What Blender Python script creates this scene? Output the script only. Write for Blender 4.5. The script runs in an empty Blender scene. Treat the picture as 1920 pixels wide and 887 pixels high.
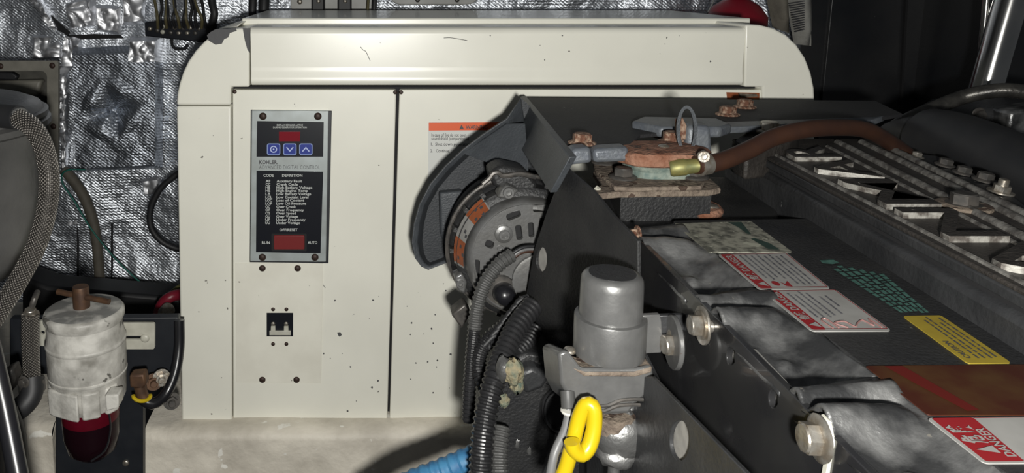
import bpy, bmesh, math, random
from mathutils import Vector, Matrix
random.seed(7)
scn = bpy.context.scene
COL = scn.collection
# ------------------------------------------------------------------ camera, world, light, exposure
F, PPX, PPY, PITCH, CZ = 1440.0, 680.0, 203.0, math.radians(9.5), 1.3
cam_d = bpy.data.cameras.new('camera'); cam = bpy.data.objects.new('camera', cam_d); COL.objects.link(cam)
cam.location = (0, 0, CZ); cam.rotation_euler = (math.pi/2 - PITCH, 0, 0)
cam_d.sensor_width = 36; cam_d.lens = F/1920*36; cam_d.clip_start = 0.02
cam_d.shift_x = (960-PPX)/1920; cam_d.shift_y = -(443.5-PPY)/1920
scn.camera = cam
w = bpy.data.worlds.new('world'); scn.world = w; w.use_nodes = True
w.node_tree.nodes['Background'].inputs[0].default_value = (0.9, 0.95, 1.0, 1)
w.node_tree.nodes['Background'].inputs[1].default_value = 0.055
ld = bpy.data.lights.new('camera_flash', 'POINT'); ld.energy = 84; ld.shadow_soft_size = 0.022; ld.color = (1.0, 0.985, 0.94)
lo = bpy.data.objects.new('camera_flash', ld); COL.objects.link(lo); lo.location = (0.035, -0.10, CZ-0.045)
vs = scn.view_settings; vs.view_transform = 'Standard'; vs.look = 'None'; vs.gamma = 1; vs.exposure = 0.0; vs.use_curve_mapping = False

# ------------------------------------------------------------------ pixel -> world helpers
cp, sp = math.cos(PITCH), math.sin(PITCH)
def ray(px, py):
    dx, dy = (px-PPX)/F, -(py-PPY)/F
    return Vector((dx, cp+dy*sp, -sp+dy*cp))
def PY(px, py, Y): r = ray(px, py); return Vector((r.x*Y/r.y, Y, CZ+r.z*Y/r.y))
def PZ(px, py, z): r = ray(px, py); k = z/r.z; return Vector((r.x*k, r.y*k, CZ+z))      # z relative to the lens
def PX(px, py, X): r = ray(px, py); k = X/r.x; return Vector((X, r.y*k, CZ+r.z*k))
def sz(n, Y): return n*Y/F                                                            # n pixels at depth Y in metres

# ------------------------------------------------------------------ materials
MATS = {}
def mat(name, c, rough=0.5, metal=0.0, c2=None, nscale=20, lo=0.35, hi=0.65, bump=0.0, bscale=80, spot=None, spot_s=60, spot_t=0.72, coat=0.0, rough2=None, trans=0.0, detail=6):
    m = bpy.data.materials.new(name); m.use_nodes = True; nt = m.node_tree; n = nt.nodes; l = nt.links
    b = n['Principled BSDF']; b.inputs['Roughness'].default_value = rough; b.inputs['Metallic'].default_value = metal
    b.inputs['Base Color'].default_value = (*c, 1); b.inputs['Coat Weight'].default_value = coat
    if trans: b.inputs['Transmission Weight'].default_value = trans
    tc = n.new('ShaderNodeTexCoord'); src = None
    def noise(s, d=6):
        t = n.new('ShaderNodeTexNoise'); t.inputs['Scale'].default_value = s; t.inputs['Detail'].default_value = d
        l.new(tc.outputs['Object'], t.inputs['Vector']); return t
    if c2:
        t = noise(nscale, detail); r = n.new('ShaderNodeValToRGB')
        r.color_ramp.elements[0].position = lo; r.color_ramp.elements[1].position = hi
        r.color_ramp.elements[0].color = (*c, 1); r.color_ramp.elements[1].color = (*c2, 1)
        l.new(t.outputs['Fac'], r.inputs['Fac']); src = r.outputs['Color']
        if rough2 is not None:
            mr = n.new('ShaderNodeMapRange'); mr.inputs['From Min'].default_value = lo; mr.inputs['From Max'].default_value = hi
            mr.inputs['To Min'].default_value = rough; mr.inputs['To Max'].default_value = rough2
            l.new(t.outputs['Fac'], mr.inputs['Value']); l.new(mr.outputs['Result'], b.inputs['Roughness'])
    if spot:
        t = noise(spot_s, 3); r = n.new('ShaderNodeValToRGB'); r.color_ramp.elements[0].position = spot_t; r.color_ramp.elements[1].position = spot_t+0.02
        l.new(t.outputs['Fac'], r.inputs['Fac']); mx = n.new('ShaderNodeMix'); mx.data_type = 'RGBA'
        l.new(r.outputs['Color'], mx.inputs[0])
        if src: l.new(src, mx.inputs[6])
        else: mx.inputs[6].default_value = (*c, 1)
        mx.inputs[7].default_value = (*spot, 1); src = mx.outputs[2]
    if src: l.new(src, b.inputs['Base Color'])
    if bump:
        t = noise(bscale, 8); bp = n.new('ShaderNodeBump'); bp.inputs['Strength'].default_value = bump; bp.inputs['Distance'].default_value = 0.004
        l.new(t.outputs['Fac'], bp.inputs['Height']); l.new(bp.outputs['Normal'], b.inputs['Normal'])
    MATS[name] = m; return m
def g(v): return tuple((x/255/12.92 if x/255 <= .04045 else ((x/255+.055)/1.055)**2.4) for x in v)   # sRGB -> linear

mat('cream', (.80,.79,.70), .30, c2=(.75,.74,.655), nscale=7, spot=(.16,.15,.13), spot_s=75, spot_t=.745, coat=.15)
mat('cream_dirty', (.80,.785,.69), .35, c2=(.72,.70,.61), nscale=12, spot=(.2,.18,.15), spot_s=50, spot_t=.73, coat=.1)
mat('chip', (.075,.075,.078), .7, bump=.2)
mat('gap', (.008,.008,.009), .8)
mat('panel_silver', (.43,.47,.47), .35, .25, c2=(.36,.39,.38), nscale=30)
mat('print_black', (.008,.009,.013), .28)
mat('print_grey', (.50,.52,.50), .5)
mat('print_dark', (.05,.05,.055), .5)
mat('print_faint', (.05,.05,.06), .5, c2=(.14,.14,.15), nscale=300)
mat('red_display', (.19,.012,.02), .15, coat=.6)
mat('rocker_red', (.17,.022,.022), .3)
mat('button_blue', (.012,.03,.24), .35)
mat('button_edge', (.22,.30,.55), .4)
mat('icon', (.45,.52,.75), .4)
mat('rust_screw', (.022,.014,.011), .55, .3, c2=(.05,.025,.018), nscale=200)
mat('orange', (.70,.10,.018), .45)
mat('orange_worn', (.30,.075,.022), .5, c2=(.22,.06,.02), nscale=80)
mat('sticker_white', (.60,.61,.58), .5)
mat('foil_tape', (.92,.93,.96), .46, 1.0, bump=.45, bscale=14)
mat('engine_grey', (0.021,0.02175,0.02325), .42, .15, c2=(0.0375,0.03825,0.03975), nscale=14, bump=.25, bscale=150, spot=(0.15,0.15,0.1425), spot_s=130, spot_t=.74)
mat('engine_black', (0.01152,0.01188,0.01296), .5, 0, c2=(0.02016,0.02016,0.02016), nscale=18, bump=.35, bscale=260, spot=(0.1152,0.1116,0.1008), spot_s=110, spot_t=.75)
mat('engine_gloss', (0.015,0.015,0.0165), .2, 0, c2=(0.02025,0.02025,0.02025), nscale=14, rough2=.33, coat=.5, spot=(0.105,0.105,0.0975), spot_s=90, spot_t=.76)
mat('casting', (.07,.071,.073), .30, .75, c2=(.30,.30,.295), nscale=26, lo=.42, hi=.66, bump=.35, bscale=110, spot=(.35,.33,.29), spot_s=90, spot_t=.73, rough2=.42)
mat('guard_grey', (.045,.05,.056), .5, .1, c2=(.06,.066,.073), nscale=30, bump=.3, bscale=300)
mat('guard_dark', (.022,.025,.029), .6, c2=(.03,.033,.037), nscale=20, bump=.3, bscale=300)
mat('tray_black', (.011,.011,.013), .75, c2=(.016,.016,.017), nscale=30, bump=.3, bscale=300, spot=(.12,.12,.11), spot_s=120, spot_t=.74)
mat('lip_grey', (.09,.10,.118), .45, .2, c2=(.12,.13,.14), nscale=60, bump=.3, bscale=200)
mat('silver', (0.24,0.24,0.236), .4, .75, c2=(0.176,0.176,0.172), nscale=25, bump=.25, bscale=200)
mat('silver_paint', (0.143,0.143,0.1409), .34, .55, c2=(0.1859,0.1859,0.1824), nscale=45, bump=.05, bscale=260, spot=(0.1001,0.0429,0.02145), spot_s=70, spot_t=.76)
mat('alu', (0.204,0.204,0.2023), .30, .55, c2=(0.1275,0.1258,0.1207), nscale=34, bump=.10, bscale=160, rough2=.45)
mat('bolt_steel', (.42,.40,.36), .35, .8, c2=(.28,.24,.19), nscale=120, bump=.3)
mat('bolt_rust', (.12,.05,.028), .8, .1, c2=(.30,.21,.15), nscale=170, lo=.42, hi=.62, bump=1.0, bscale=260)
mat('bare_metal', (.40,.39,.36), .4, .15, c2=(.30,.29,.27), nscale=90)
mat('bolt_dark', (.06,.058,.055), .45, .5, c2=(.11,.10,.09), nscale=90)
mat('rust', (0.1445,0.0527,0.0255), .85, 0, c2=(0.255,0.1318,0.085), nscale=48, bump=1.0, bscale=140, spot=(0.051,0.02975,0.02125), spot_s=60, spot_t=.62)
mat('rust_grey', (.10,.075,.058), .8, .1, c2=(.21,.17,.13), nscale=50, bump=.9, bscale=150, spot=(.05,.03,.02), spot_s=50, spot_t=.6)
mat('verdigris', (.07,.11,.10), .7, .2, c2=(.22,.25,.21), nscale=60, bump=.6)
mat('green_crust', (.08,.11,.085), .8, 0, c2=(.24,.20,.12), nscale=90, bump=1, bscale=160)
mat('brass', (.23,.21,.07), .5, .5, c2=(.13,.14,.06), nscale=70)
mat('bronze', (.14,.075,.04), .55, .5, c2=(.08,.045,.03), nscale=50)
mat('hose_brown', (0.0375,0.014,0.0065), .55, c2=(0.0275,0.0105,0.006), nscale=30)
mat('rubber', (.011,.0115,.013), .55, c2=(.016,.016,.017), nscale=30)
mat('rubber_gloss', (.010,.010,.012), .3, coat=.3)
mat('conduit', (.017,.017,.018), .33)
mat('conduit_grey', (0.06,0.06,0.0584), .4)
mat('conduit_blue', (.025,.11,.24), .5, c2=(.05,.19,.34), nscale=60)
mat('tan_hose', (.10,.088,.068), .7, c2=(.075,.066,.052), nscale=40)
mat('green_string', (.01,.13,.10), .6)
mat('yellow', (0.4562,0.3289,0.006365), .3, coat=.4)
mat('grey_wire', (.12,.12,.12), .45)
mat('olive_wire', (.10,.085,.04), .55)
mat('white_wire', (.45,.44,.40), .5)
mat('filter_white', (.60,.585,.54), .45, c2=(.24,.23,.205), nscale=22, lo=.44, hi=.70, bump=.2, bscale=130, spot=(.15,.145,.13), spot_s=30, spot_t=.66)
mat('filter_lid', (.20,.20,.19), .6, c2=(.46,.45,.42), nscale=26, lo=.45, hi=.58, bump=.2)
mat('bowl_red', (.10,.004,.012), .3, 0, coat=.1, c2=(.07,.003,.008), nscale=20)
mat('bowl_dark', (.010,.003,.005), .2, 0)
mat('bracket_cream', (.50,.49,.42), .4, c2=(.4,.39,.33), nscale=40)
mat('board_black', (.011,.013,.017), .45, c2=(.016,.018,.022), nscale=30)
mat('fibreglass', (.76,.71,.61), .6, c2=(.50,.46,.39), nscale=9, bump=.6, bscale=60, lo=.38, hi=.68, spot=(.82,.80,.73), spot_s=26, spot_t=.66)
mat('tank_metal', (.13,.128,.125), .36, .35, c2=(.085,.085,.083), nscale=10, bump=.2, bscale=90)
mat('box_bezel', (.21,.20,.17), .55, c2=(.15,.143,.12), nscale=25)
mat('box_inside', (.10,.095,.08), .5, c2=(.03,.03,.027), nscale=14)
mat('bulkhead', (.008,.009,.0115), .4, c2=(.024,.024,.0245), nscale=3.2, spot=(.07,.07,.07), spot_s=90, spot_t=.77, bump=.1)
mat('bilge', (.006,.006,.007), .6)
mat('chrome', (.62,.61,.59), .16, 1.0, c2=(.5,.5,.49), nscale=15)
mat('pipe_dark', (.10,.095,.085), .35, .6, c2=(.05,.048,.045), nscale=50, bump=.4)
mat('red_can', (.20,.006,.016), .4)
mat('cloth_beige', (.17,.155,.125), .85, c2=(.12,.11,.09), nscale=30, bump=.5)
mat('cloth_grey', (.30,.295,.27), .8, c2=(.21,.205,.19), nscale=26, bump=.5)
mat('plate_white', (.42,.42,.40), .5, c2=(.34,.34,.32), nscale=20)
mat('sticker_old', (0.2295,0.2253,0.1827), .7, c2=(0.068,0.068,0.05525), nscale=95, lo=.42, hi=.62, spot=(0.306,0.306,0.2465), spot_s=60, spot_t=.62)
mat('sticker_green', (.012,.03,.024), .6, c2=(.02,.045,.035), nscale=80)
mat('danger_white', (0.2706,0.2665,0.2542), .5, c2=(0.2296,0.2255,0.2132), nscale=40)
mat('danger_red', (0.208,0.0112,0.0144), .45)
mat('danger_pink', (0.224,0.12,0.112), .5)
mat('label_teal', (0.05625,0.1425,0.1162), .6, c2=(0.03,0.0825,0.0675), nscale=150)
mat('label_yellow', (0.2808,0.2106,0.0234), .5, c2=(0.2418,0.1755,0.02028), nscale=60)
mat('label_brown', (0.05625,0.02625,0.009), .4, c2=(0.04125,0.0105,0.00525), nscale=20, lo=.4, hi=.6)
mat('label_redfade', (0.07875,0.00675,0.0045), .45)
mat('cover_brown', (0.0225,0.0195,0.01725), .55, .1, c2=(0.036,0.0315,0.02775), nscale=40, bump=.5, bscale=200, spot=(0.165,0.15,0.1275), spot_s=120, spot_t=.71)
mat('letter_worn_lit', (0.3375,0.325,0.2937), .6, .3, c2=(0.1063,0.09375,0.0825), nscale=85, lo=.42, hi=.6, bump=.6)  # worn paint; also carries the flash light painted onto the letter sides
mat('rib_worn', (0.195,0.1875,0.1725), .55, .3, c2=(0.075,0.069,0.063), nscale=70, lo=.4, hi=.6, bump=.7)
mat('red_hose', (.16,.008,.02), .4)

def foil_mat(name, base, r0, weave, wr, crin):
    m = bpy.data.materials.new(name); m.use_nodes = True; nt = m.node_tree; n = nt.nodes; l = nt.links
    b = n['Principled BSDF']; b.inputs['Metallic'].default_value = 1; b.inputs['Roughness'].default_value = r0
    b.inputs['Base Color'].default_value = (*base, 1)
    tc = n.new('ShaderNodeTexCoord'); mp = n.new('ShaderNodeMapping'); l.new(tc.outputs['Object'], mp.inputs['Vector'])
    def wave(rot, s):
        q = n.new('ShaderNodeMapping'); q.inputs['Rotation'].default_value = (0, rot, 0); l.new(tc.outputs['Object'], q.inputs['Vector'])
        t = n.new('ShaderNodeTexWave'); t.bands_direction = 'X'; t.inputs['Scale'].default_value = s; t.inputs['Distortion'].default_value = 1.5
        t.inputs['Detail Scale'].default_value = 3; l.new(q.outputs['Vector'], t.inputs['Vector']); return t
    a = wave(math.radians(52), weave); c = wave(math.radians(-4), weave*1.15); e = wave(math.radians(90), weave*.8)
    add = n.new('ShaderNodeMath'); add.operation = 'ADD'; l.new(a.outputs['Fac'], add.inputs[0]); l.new(e.outputs['Fac'], add.inputs[1])
    nz = n.new('ShaderNodeTexNoise'); nz.inputs['Scale'].default_value = 17; nz.inputs['Detail'].default_value = 6; l.new(tc.outputs['Object'], nz.inputs['Vector'])
    n2 = n.new('ShaderNodeTexNoise'); n2.inputs['Scale'].default_value = 9; n2.inputs['Detail'].default_value = 3; l.new(tc.outputs['Object'], n2.inputs['Vector'])
    b1 = n.new('ShaderNodeBump'); b1.inputs['Strength'].default_value = wr; b1.inputs['Distance'].default_value = .003; l.new(add.outputs[0], b1.inputs['Height'])
    b2 = n.new('ShaderNodeBump'); b2.inputs['Strength'].default_value = crin; b2.inputs['Distance'].default_value = .02; l.new(nz.outputs['Fac'], b2.inputs['Height']); l.new(b1.outputs['Normal'], b2.inputs['Normal'])
    l.new(b2.outputs['Normal'], b.inputs['Normal'])
    mr = n.new('ShaderNodeMapRange'); mr.inputs['To Min'].default_value = r0-.06; mr.inputs['To Max'].default_value = r0+.22
    l.new(n2.outputs['Fac'], mr.inputs['Value']); l.new(mr.outputs['Result'], b.inputs['Roughness'])
    MATS[name] = m; return m
foil_mat('foil_weave', (.80,.84,.90), .36, 42, .28, .9)
foil_mat('foil_box', (.42,.45,.50), .36, 40, .28, .8)

def braid_mat():
    m = bpy.data.materials.new('braid'); m.use_nodes = True; nt = m.node_tree; n = nt.nodes; l = nt.links
    b = n['Principled BSDF']; b.inputs['Metallic'].default_value = .55; b.inputs['Roughness'].default_value = .33
    uv = n.new('ShaderNodeTexCoord')
    def wave(rot):
        q = n.new('ShaderNodeMapping'); q.inputs['Rotation'].default_value = (0, 0, rot); l.new(uv.outputs['UV'], q.inputs['Vector'])
        t = n.new('ShaderNodeTexWave'); t.bands_direction = 'X'; t.inputs['Scale'].default_value = 1.0; l.new(q.outputs['Vector'], t.inputs['Vector']); return t
    a, c = wave(math.radians(45)), wave(math.radians(-45))
    mx = n.new('ShaderNodeMath'); mx.operation = 'MULTIPLY'; l.new(a.outputs['Fac'], mx.inputs[0]); l.new(c.outputs['Fac'], mx.inputs[1])
    bp = n.new('ShaderNodeBump'); bp.inputs['Strength'].default_value = 1; bp.inputs['Distance'].default_value = .004
    l.new(mx.outputs[0], bp.inputs['Height']); l.new(bp.outputs['Normal'], b.inputs['Normal'])
    r = n.new('ShaderNodeValToRGB'); r.color_ramp.elements[0].color = (.07,.064,.058,1); r.color_ramp.elements[1].color = (.55,.51,.46,1)
    r.color_ramp.elements[0].position = .08; r.color_ramp.elements[1].position = .6
    l.new(mx.outputs[0], r.inputs['Fac']); l.new(r.outputs['Color'], b.inputs['Base Color']); MATS['braid'] = m
braid_mat()

for nm in ('bowl_red', 'bowl_dark'): MATS[nm].node_tree.nodes['Principled BSDF'].inputs['Specular IOR Level'].default_value = .12
# ------------------------------------------------------------------ mesh helpers
ROOTLOC = {}
class MB:
    def __init__(s): s.v = []; s.f = []; s.uv = {}
    def add(s, vs, fs):
        o = len(s.v); s.v += [Vector(v) for v in vs]; s.f += [[i+o for i in f] for f in fs]; return s
    def prism(s, poly, ext):
        ext = Vector(ext); n = len(poly); vs = [Vector(p) for p in poly] + [Vector(p)+ext for p in poly]
        return s.add(vs, [list(range(n)), list(range(2*n-1, n-1, -1))] + [[i, (i+1) % n, n+(i+1) % n, n+i] for i in range(n)])
    def box(s, lo, hi):
        x0, y0, z0 = lo; x1, y1, z1 = hi
        return s.prism([(x0,y0,z0),(x1,y0,z0),(x1,y0,z1),(x0,y0,z1)], (0, y1-y0, 0))
    def loft(s, A, B):
        n = len(A); return s.add(list(A)+list(B), [list(range(n)), list(range(2*n-1, n-1, -1))] + [[i, (i+1) % n, n+(i+1) % n, n+i] for i in range(n)])
    def lathe(s, prof, org, axis=(0,0,1), segs=32, sx=1.0):
        ax = Vector(axis).normalized(); h = Vector((0,0,1)) if abs(ax.z) < .9 else Vector((1,0,0))
        a = ax.cross(h).normalized(); b = ax.cross(a); org = Vector(org); vs = []; fs = []
        for r, t in prof:
            for k in range(segs):
                th = 2*math.pi*k/segs; vs.append(org + ax*t + (a*math.cos(th)+b*math.sin(th))*max(r, 1e-5))
        m = len(prof)
        for i in range(m-1):
            for k in range(segs):
                k2 = (k+1) % segs; fs.append([i*segs+k, i*segs+k2, (i+1)*segs+k2, (i+1)*segs+k])
        fs.append(list(range(segs))); fs.append([ (m-1)*segs+k for k in range(segs-1, -1, -1)])
        return s.add(vs, fs)
    def tube(s, pts, rad, segs=14, step=.008, corr=0.0, pitch=.006, smooth=True, uvk=1.0):
        pts = [Vector(p) for p in pts]; P = []
        if smooth and len(pts) > 2:
            q = [2*pts[0]-pts[1]] + pts + [2*pts[-1]-pts[-2]]
            for i in range(1, len(q)-2):
                n = max(3, int((q[i+1]-q[i]).length/step))
                for k in range(n):
                    t = k/n; p0, p1, p2, p3 = q[i-1:i+3]
                    P.append(.5*((2*p1)+(p2-p0)*t+(2*p0-5*p1+4*p2-p3)*t*t+(3*p1-p0-3*p2+p3)*t**3))
            P.append(pts[-1])
        else:
            for a, b in zip(pts[:-1], pts[1:]):
                n = max(1, int((b-a).length/step)); P += [a.lerp(b, k/n) for k in range(n)]
            P.append(pts[-1])
        if corr:                                           # resample at half the pitch
            L = [0]
            for a, b in zip(P[:-1], P[1:]): L.append(L[-1]+(b-a).length)
            n = int(L[-1]/(pitch/4)); R = []; j = 0
            for k in range(n+1):
                d = L[-1]*k/n
                while j < len(L)-2 and L[j+1] < d: j += 1
                R.append(P[j].lerp(P[j+1], (d-L[j])/max(1e-9, L[j+1]-L[j])))
            P = R
        N = None; vs = []; fs = []; uvs = []; dist = 0; m = len(P)
        for i, p in enumerate(P):
            t = (P[min(i+1, m-1)]-P[max(i-1, 0)]).normalized()
            if N is None: N = t.orthogonal().normalized()
            N = (N-t*N.dot(t)).normalized(); Bn = t.cross(N)
            if i: dist += (P[i]-P[i-1]).length
            r = rad(i/(m-1)) if callable(rad) else rad
            if corr: r *= 1 + (corr if i % 4 in (1, 2) else -corr)
            for k in range(segs):
                th = 2*math.pi*k/segs; vs.append(p+(N*math.cos(th)+Bn*math.sin(th))*r); 
        o = len(s.v)
        for i in range(m-1):
            for k in range(segs):
                k2 = (k+1) % segs; fs.append([i*segs+k, i*segs+k2, (i+1)*segs+k2, (i+1)*segs+k])
        base = len(s.f); d = 0
        for i in range(m-1):
            dl = (P[i+1]-P[i]).length
            for k in range(segs):
                s.uv[base+i*segs+k] = [(d*uvk, k/segs*7), (d*uvk, (k+1)/segs*7), ((d+dl)*uvk, (k+1)/segs*7), ((d+dl)*uvk, k/segs*7)]
            d += dl
        fs.append(list(range(segs))); fs.append([(m-1)*segs+k for k in range(segs-1, -1, -1)])
        return s.add(vs, fs)
    def blob(s, c, rx, ry, rz, amp=.0, seg=16, seed=0):
        rr = random.Random(seed); vs = []; fs = []; c = Vector(c); n = seg; m = seg//2+1
        for i in range(m):
            ph = math.pi*i/(m-1)
            for k in range(n):
                th = 2*math.pi*k/n; e = 1+rr.uniform(-amp, amp)
                vs.append(c+Vector((rx*math.sin(ph)*math.cos(th), ry*math.sin(ph)*math.sin(th), rz*math.cos(ph)))*e)
        for i in range(m-1):
            for k in range(n): fs.append([i*n+k, i*n+(k+1) % n, (i+1)*n+(k+1) % n, (i+1)*n+k])
        return s.add(vs, fs)
    def grid(s, nu, nv, fn):
        vs = [fn(i/nu, j/nv) for j in range(nv+1) for i in range(nu+1)]
        fs = [[j*(nu+1)+i, j*(nu+1)+i+1, (j+1)*(nu+1)+i+1, (j+1)*(nu+1)+i] for j in range(nv) for i in range(nu)]
        return s.add(vs, fs)
    def build(s, name, m, parent=None, bevel=0, smooth=True, segs=2, ang=38, recalc=True):
        root = parent
        while root is not None and root.parent: root = root.parent
        off = ROOTLOC.get(root.name, Vector()) if root else Vector()
        me = bpy.data.meshes.new(name); me.from_pydata([v-off for v in s.v], [], s.f); 
        if s.uv:
            ul = me.uv_layers.new(name='UVMap')
            for pi, c in s.uv.items():
                p = me.polygons[pi]
                for li, q in zip(p.loop_indices, c): ul.data[li].uv = q
        if recalc:
            bm = bmesh.new(); bm.from_mesh(me); bmesh.ops.remove_doubles(bm, verts=bm.verts, dist=1e-6); bmesh.ops.recalc_face_normals(bm, faces=bm.faces); bm.to_mesh(me); bm.free()
        o = bpy.data.objects.new(name, me); COL.objects.link(o)
        if m: me.materials.append(MATS[m])
        if smooth:
            for p in me.polygons: p.use_smooth = True
            me.set_sharp_from_angle(angle=math.radians(ang))
        if bevel:
            b = o.modifiers.new('bevel', 'BEVEL'); b.width = bevel; b.segments = segs; b.limit_method = 'ANGLE'; b.angle_limit = math.radians(35); b.harden_normals = False
        if parent: o.parent = parent
        return o

def thing(name, label, cat, loc, group=None):
    o = bpy.data.objects.new(name, None); COL.objects.link(o); o.empty_display_size = .05
    o.location = loc; o['label'] = label; o['category'] = cat; ROOTLOC[o.name] = Vector(loc)
    if group: o['group'] = group
    return o
def tag(o, label, cat, group=None):
    o['label'] = label; o['category'] = cat
    if group: o['group'] = group
    return o
def struct(o, label=None):
    o['kind'] = 'structure'
    if label: o['label'] = label
    return o
def plate_holes(outer, holes, to3, ext, name, m, parent, bevel=0):
    """plate from 2D outline with holes; to3 maps 2D->3D; ext = thickness vector"""
    from mathutils.geometry import tessellate_polygon
    loops = [[Vector((p[0], p[1], 0)) for p in L] for L in [outer]+holes]
    Fs = [list(t) for t in tessellate_polygon(loops)]; V = [to3(v.x, v.y) for L in loops for v in L]
    mb = MB(); n = len(V); ext = Vector(ext); fs = Fs + [[i+n for i in reversed(f)] for f in Fs]; o = 0
    for loop in [outer]+holes:
        L = len(loop); fs += [[o+i, o+(i+1) % L, n+o+(i+1) % L, n+o+i] for i in range(L)]; o += L
    mb.add(V+[v+ext for v in V], fs)
    return mb.build(name, m, parent, bevel=bevel)
def circ(cx, cy, rx, ry=None, n=20, a0=0): return [(cx+rx*math.cos(a0+2*math.pi*k/n), cy+(ry or rx)*math.sin(a0+2*math.pi*k/n)) for k in range(n)]
def rrect(x0, y0, x1, y1, r, n=4):
    out = []
    for cx, cy, a in ((x1-r, y1-r, 0), (x0+r, y1-r, 90), (x0+r, y0+r, 180), (x1-r, y0+r, 270)):
        out += [(cx+r*math.cos(math.radians(a+90*k/n)), cy+r*math.sin(math.radians(a+90*k/n))) for k in range(n+1)]
    return out

# shared bolt meshes (axis +Z, unit = head half-width)
def bolt_mesh(kind):
    mb = MB()
    hexp = [(math.cos(math.pi/3*k), math.sin(math.pi/3*k)) for k in range(6)]
    if kind == 'hex':
        mb.lathe([(1.42,-.05),(1.45,.1),(1.3,.2),(1.1,.26)], (0,0,0), segs=24)
        mb.loft([Vector((x,y,.2)) for x, y in hexp], [Vector((x,y,.95)) for x, y in hexp]); mb.lathe([(.86,.95),(.8,1.06),(.5,1.08)], (0,0,0), segs=20)
    elif kind == 'washer':
        mb.lathe([(1.75,-.05),(1.78,.05),(1.75,.16)], (0,0,0), segs=28); mb.lathe([(1.3,.16),(1.3,.3)], (0,0,0), segs=24)
        mb.loft([Vector((x,y,.3)) for x, y in hexp], [Vector((x,y,1.1)) for x, y in hexp]); mb.lathe([(.86,1.1),(.8,1.2),(.5,1.22)], (0,0,0), segs=20)
    elif kind == 'nut':
        mb.lathe([(1.5,-.05),(1.5,.15)], (0,0,0), segs=24)
        mb.loft([Vector((x,y,.15)) for x, y in hexp], [Vector((x,y,.95)) for x, y in hexp]); mb.lathe([(.6,.95),(.6,1.7),(.5,1.8)], (0,0,0), segs=16)
    elif kind == 'dome':
        mb.lathe([(1,-.05),(1,.15),(.85,.4),(.5,.55),(.01,.6)], (0,0,0), segs=20)
    elif kind == 'socket':
        mb.lathe([(1,-.05),(1,.5),(.9,.6),(.55,.6),(.5,.25),(.01,.2)], (0,0,0), segs=20)
    me_o = mb.build('proto', None); me = me_o.data; bpy.data.objects.remove(me_o); me.name = 'bolt_'+kind; return me
BOLT = {k: bolt_mesh(k) for k in ('hex','washer','nut','dome','socket')}
BMC = {}
def bolt(parent, pos, axis, r, m, kind='hex', name='bolt', spin=0.3):
    key = (kind, m, round(r, 4))
    if key not in BMC:
        me = BOLT[kind].copy(); me.transform(Matrix.Scale(r, 4)); me.materials.append(MATS[m]); BMC[key] = me
    o = bpy.data.objects.new(name, BMC[key]); COL.objects.link(o)
    root = parent
    while root.parent: root = root.parent
    q = Vector(axis).to_track_quat('Z', 'Y')
    o.matrix_local = Matrix.Translation(Vector(pos)-ROOTLOC[root.name]) @ q.to_matrix().to_4x4() @ Matrix.Rotation(spin, 4, 'Z')
    o.parent = parent; return o

# flat print -----------------------------------------------------------------
TC = {}
def text2d(s, off=0.0):
    if (s, off) in TC: return TC[(s, off)]
    cu = bpy.data.curves.new('t', 'FONT'); cu.body = s; cu.size = 1; cu.resolution_u = 2; cu.offset = off
    o = bpy.data.objects.new('t', cu); COL.objects.link(o); bpy.context.view_layer.update()
    me = bpy.data.meshes.new_from_object(o.evaluated_get(bpy.context.evaluated_depsgraph_get()))
    V = [(v.co.x, v.co.y) for v in me.vertices]; Fc = [list(p.vertices) for p in me.polygons]
    bpy.data.objects.remove(o); bpy.data.curves.remove(cu); bpy.data.meshes.remove(me)
    x0 = min(v[0] for v in V); x1 = max(v[0] for v in V); y1 = .70
    V = [((x-x0)/(x1-x0), y/y1) for x, y in V]; TC[(s, off)] = (V, Fc); return V, Fc
def put_text(mb, s, box, fn, off=0.0):
    """box=(x0,ybase,x1,ytop) in the 2D frame of fn; baseline..cap height"""
    V, Fc = text2d(s, off); x0, yb, x1, yt = box
    mb.add([fn(x0+(x1-x0)*x, yb+(yt-yb)*y) for x, y in V], Fc)
def put_poly(mb, pts, fn): mb.add([fn(*p) for p in pts], [list(range(len(pts)))])
def words(mb, x0, yb, x1, yt, fn, rnd, fill=.9, lo=.06, hi=.16):
    x = x0
    while x < x1-lo*(x1-x0)*.5:
        wd = rnd.uniform(lo, hi)*(x1-x0); e = min(x+wd, x1)
        put_poly(mb, [(x, yb), (e, yb), (e, yt), (x, yt)], fn); x = e+.022*(x1-x0)
def quadmap(c, off=(0,0,.0006)):
    """c: near-bottom, far-bottom, far-top, near-top ; u along reading direction, v up"""
    a, b, d, e = [Vector(p)+Vector(off) for p in c]
    return lambda u, v: (a*(1-u)+b*u)*(1-v) + (e*(1-u)+d*u)*v

# ================================================================== SETTING
ZW = 2.32
rw = random.Random(3)
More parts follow.
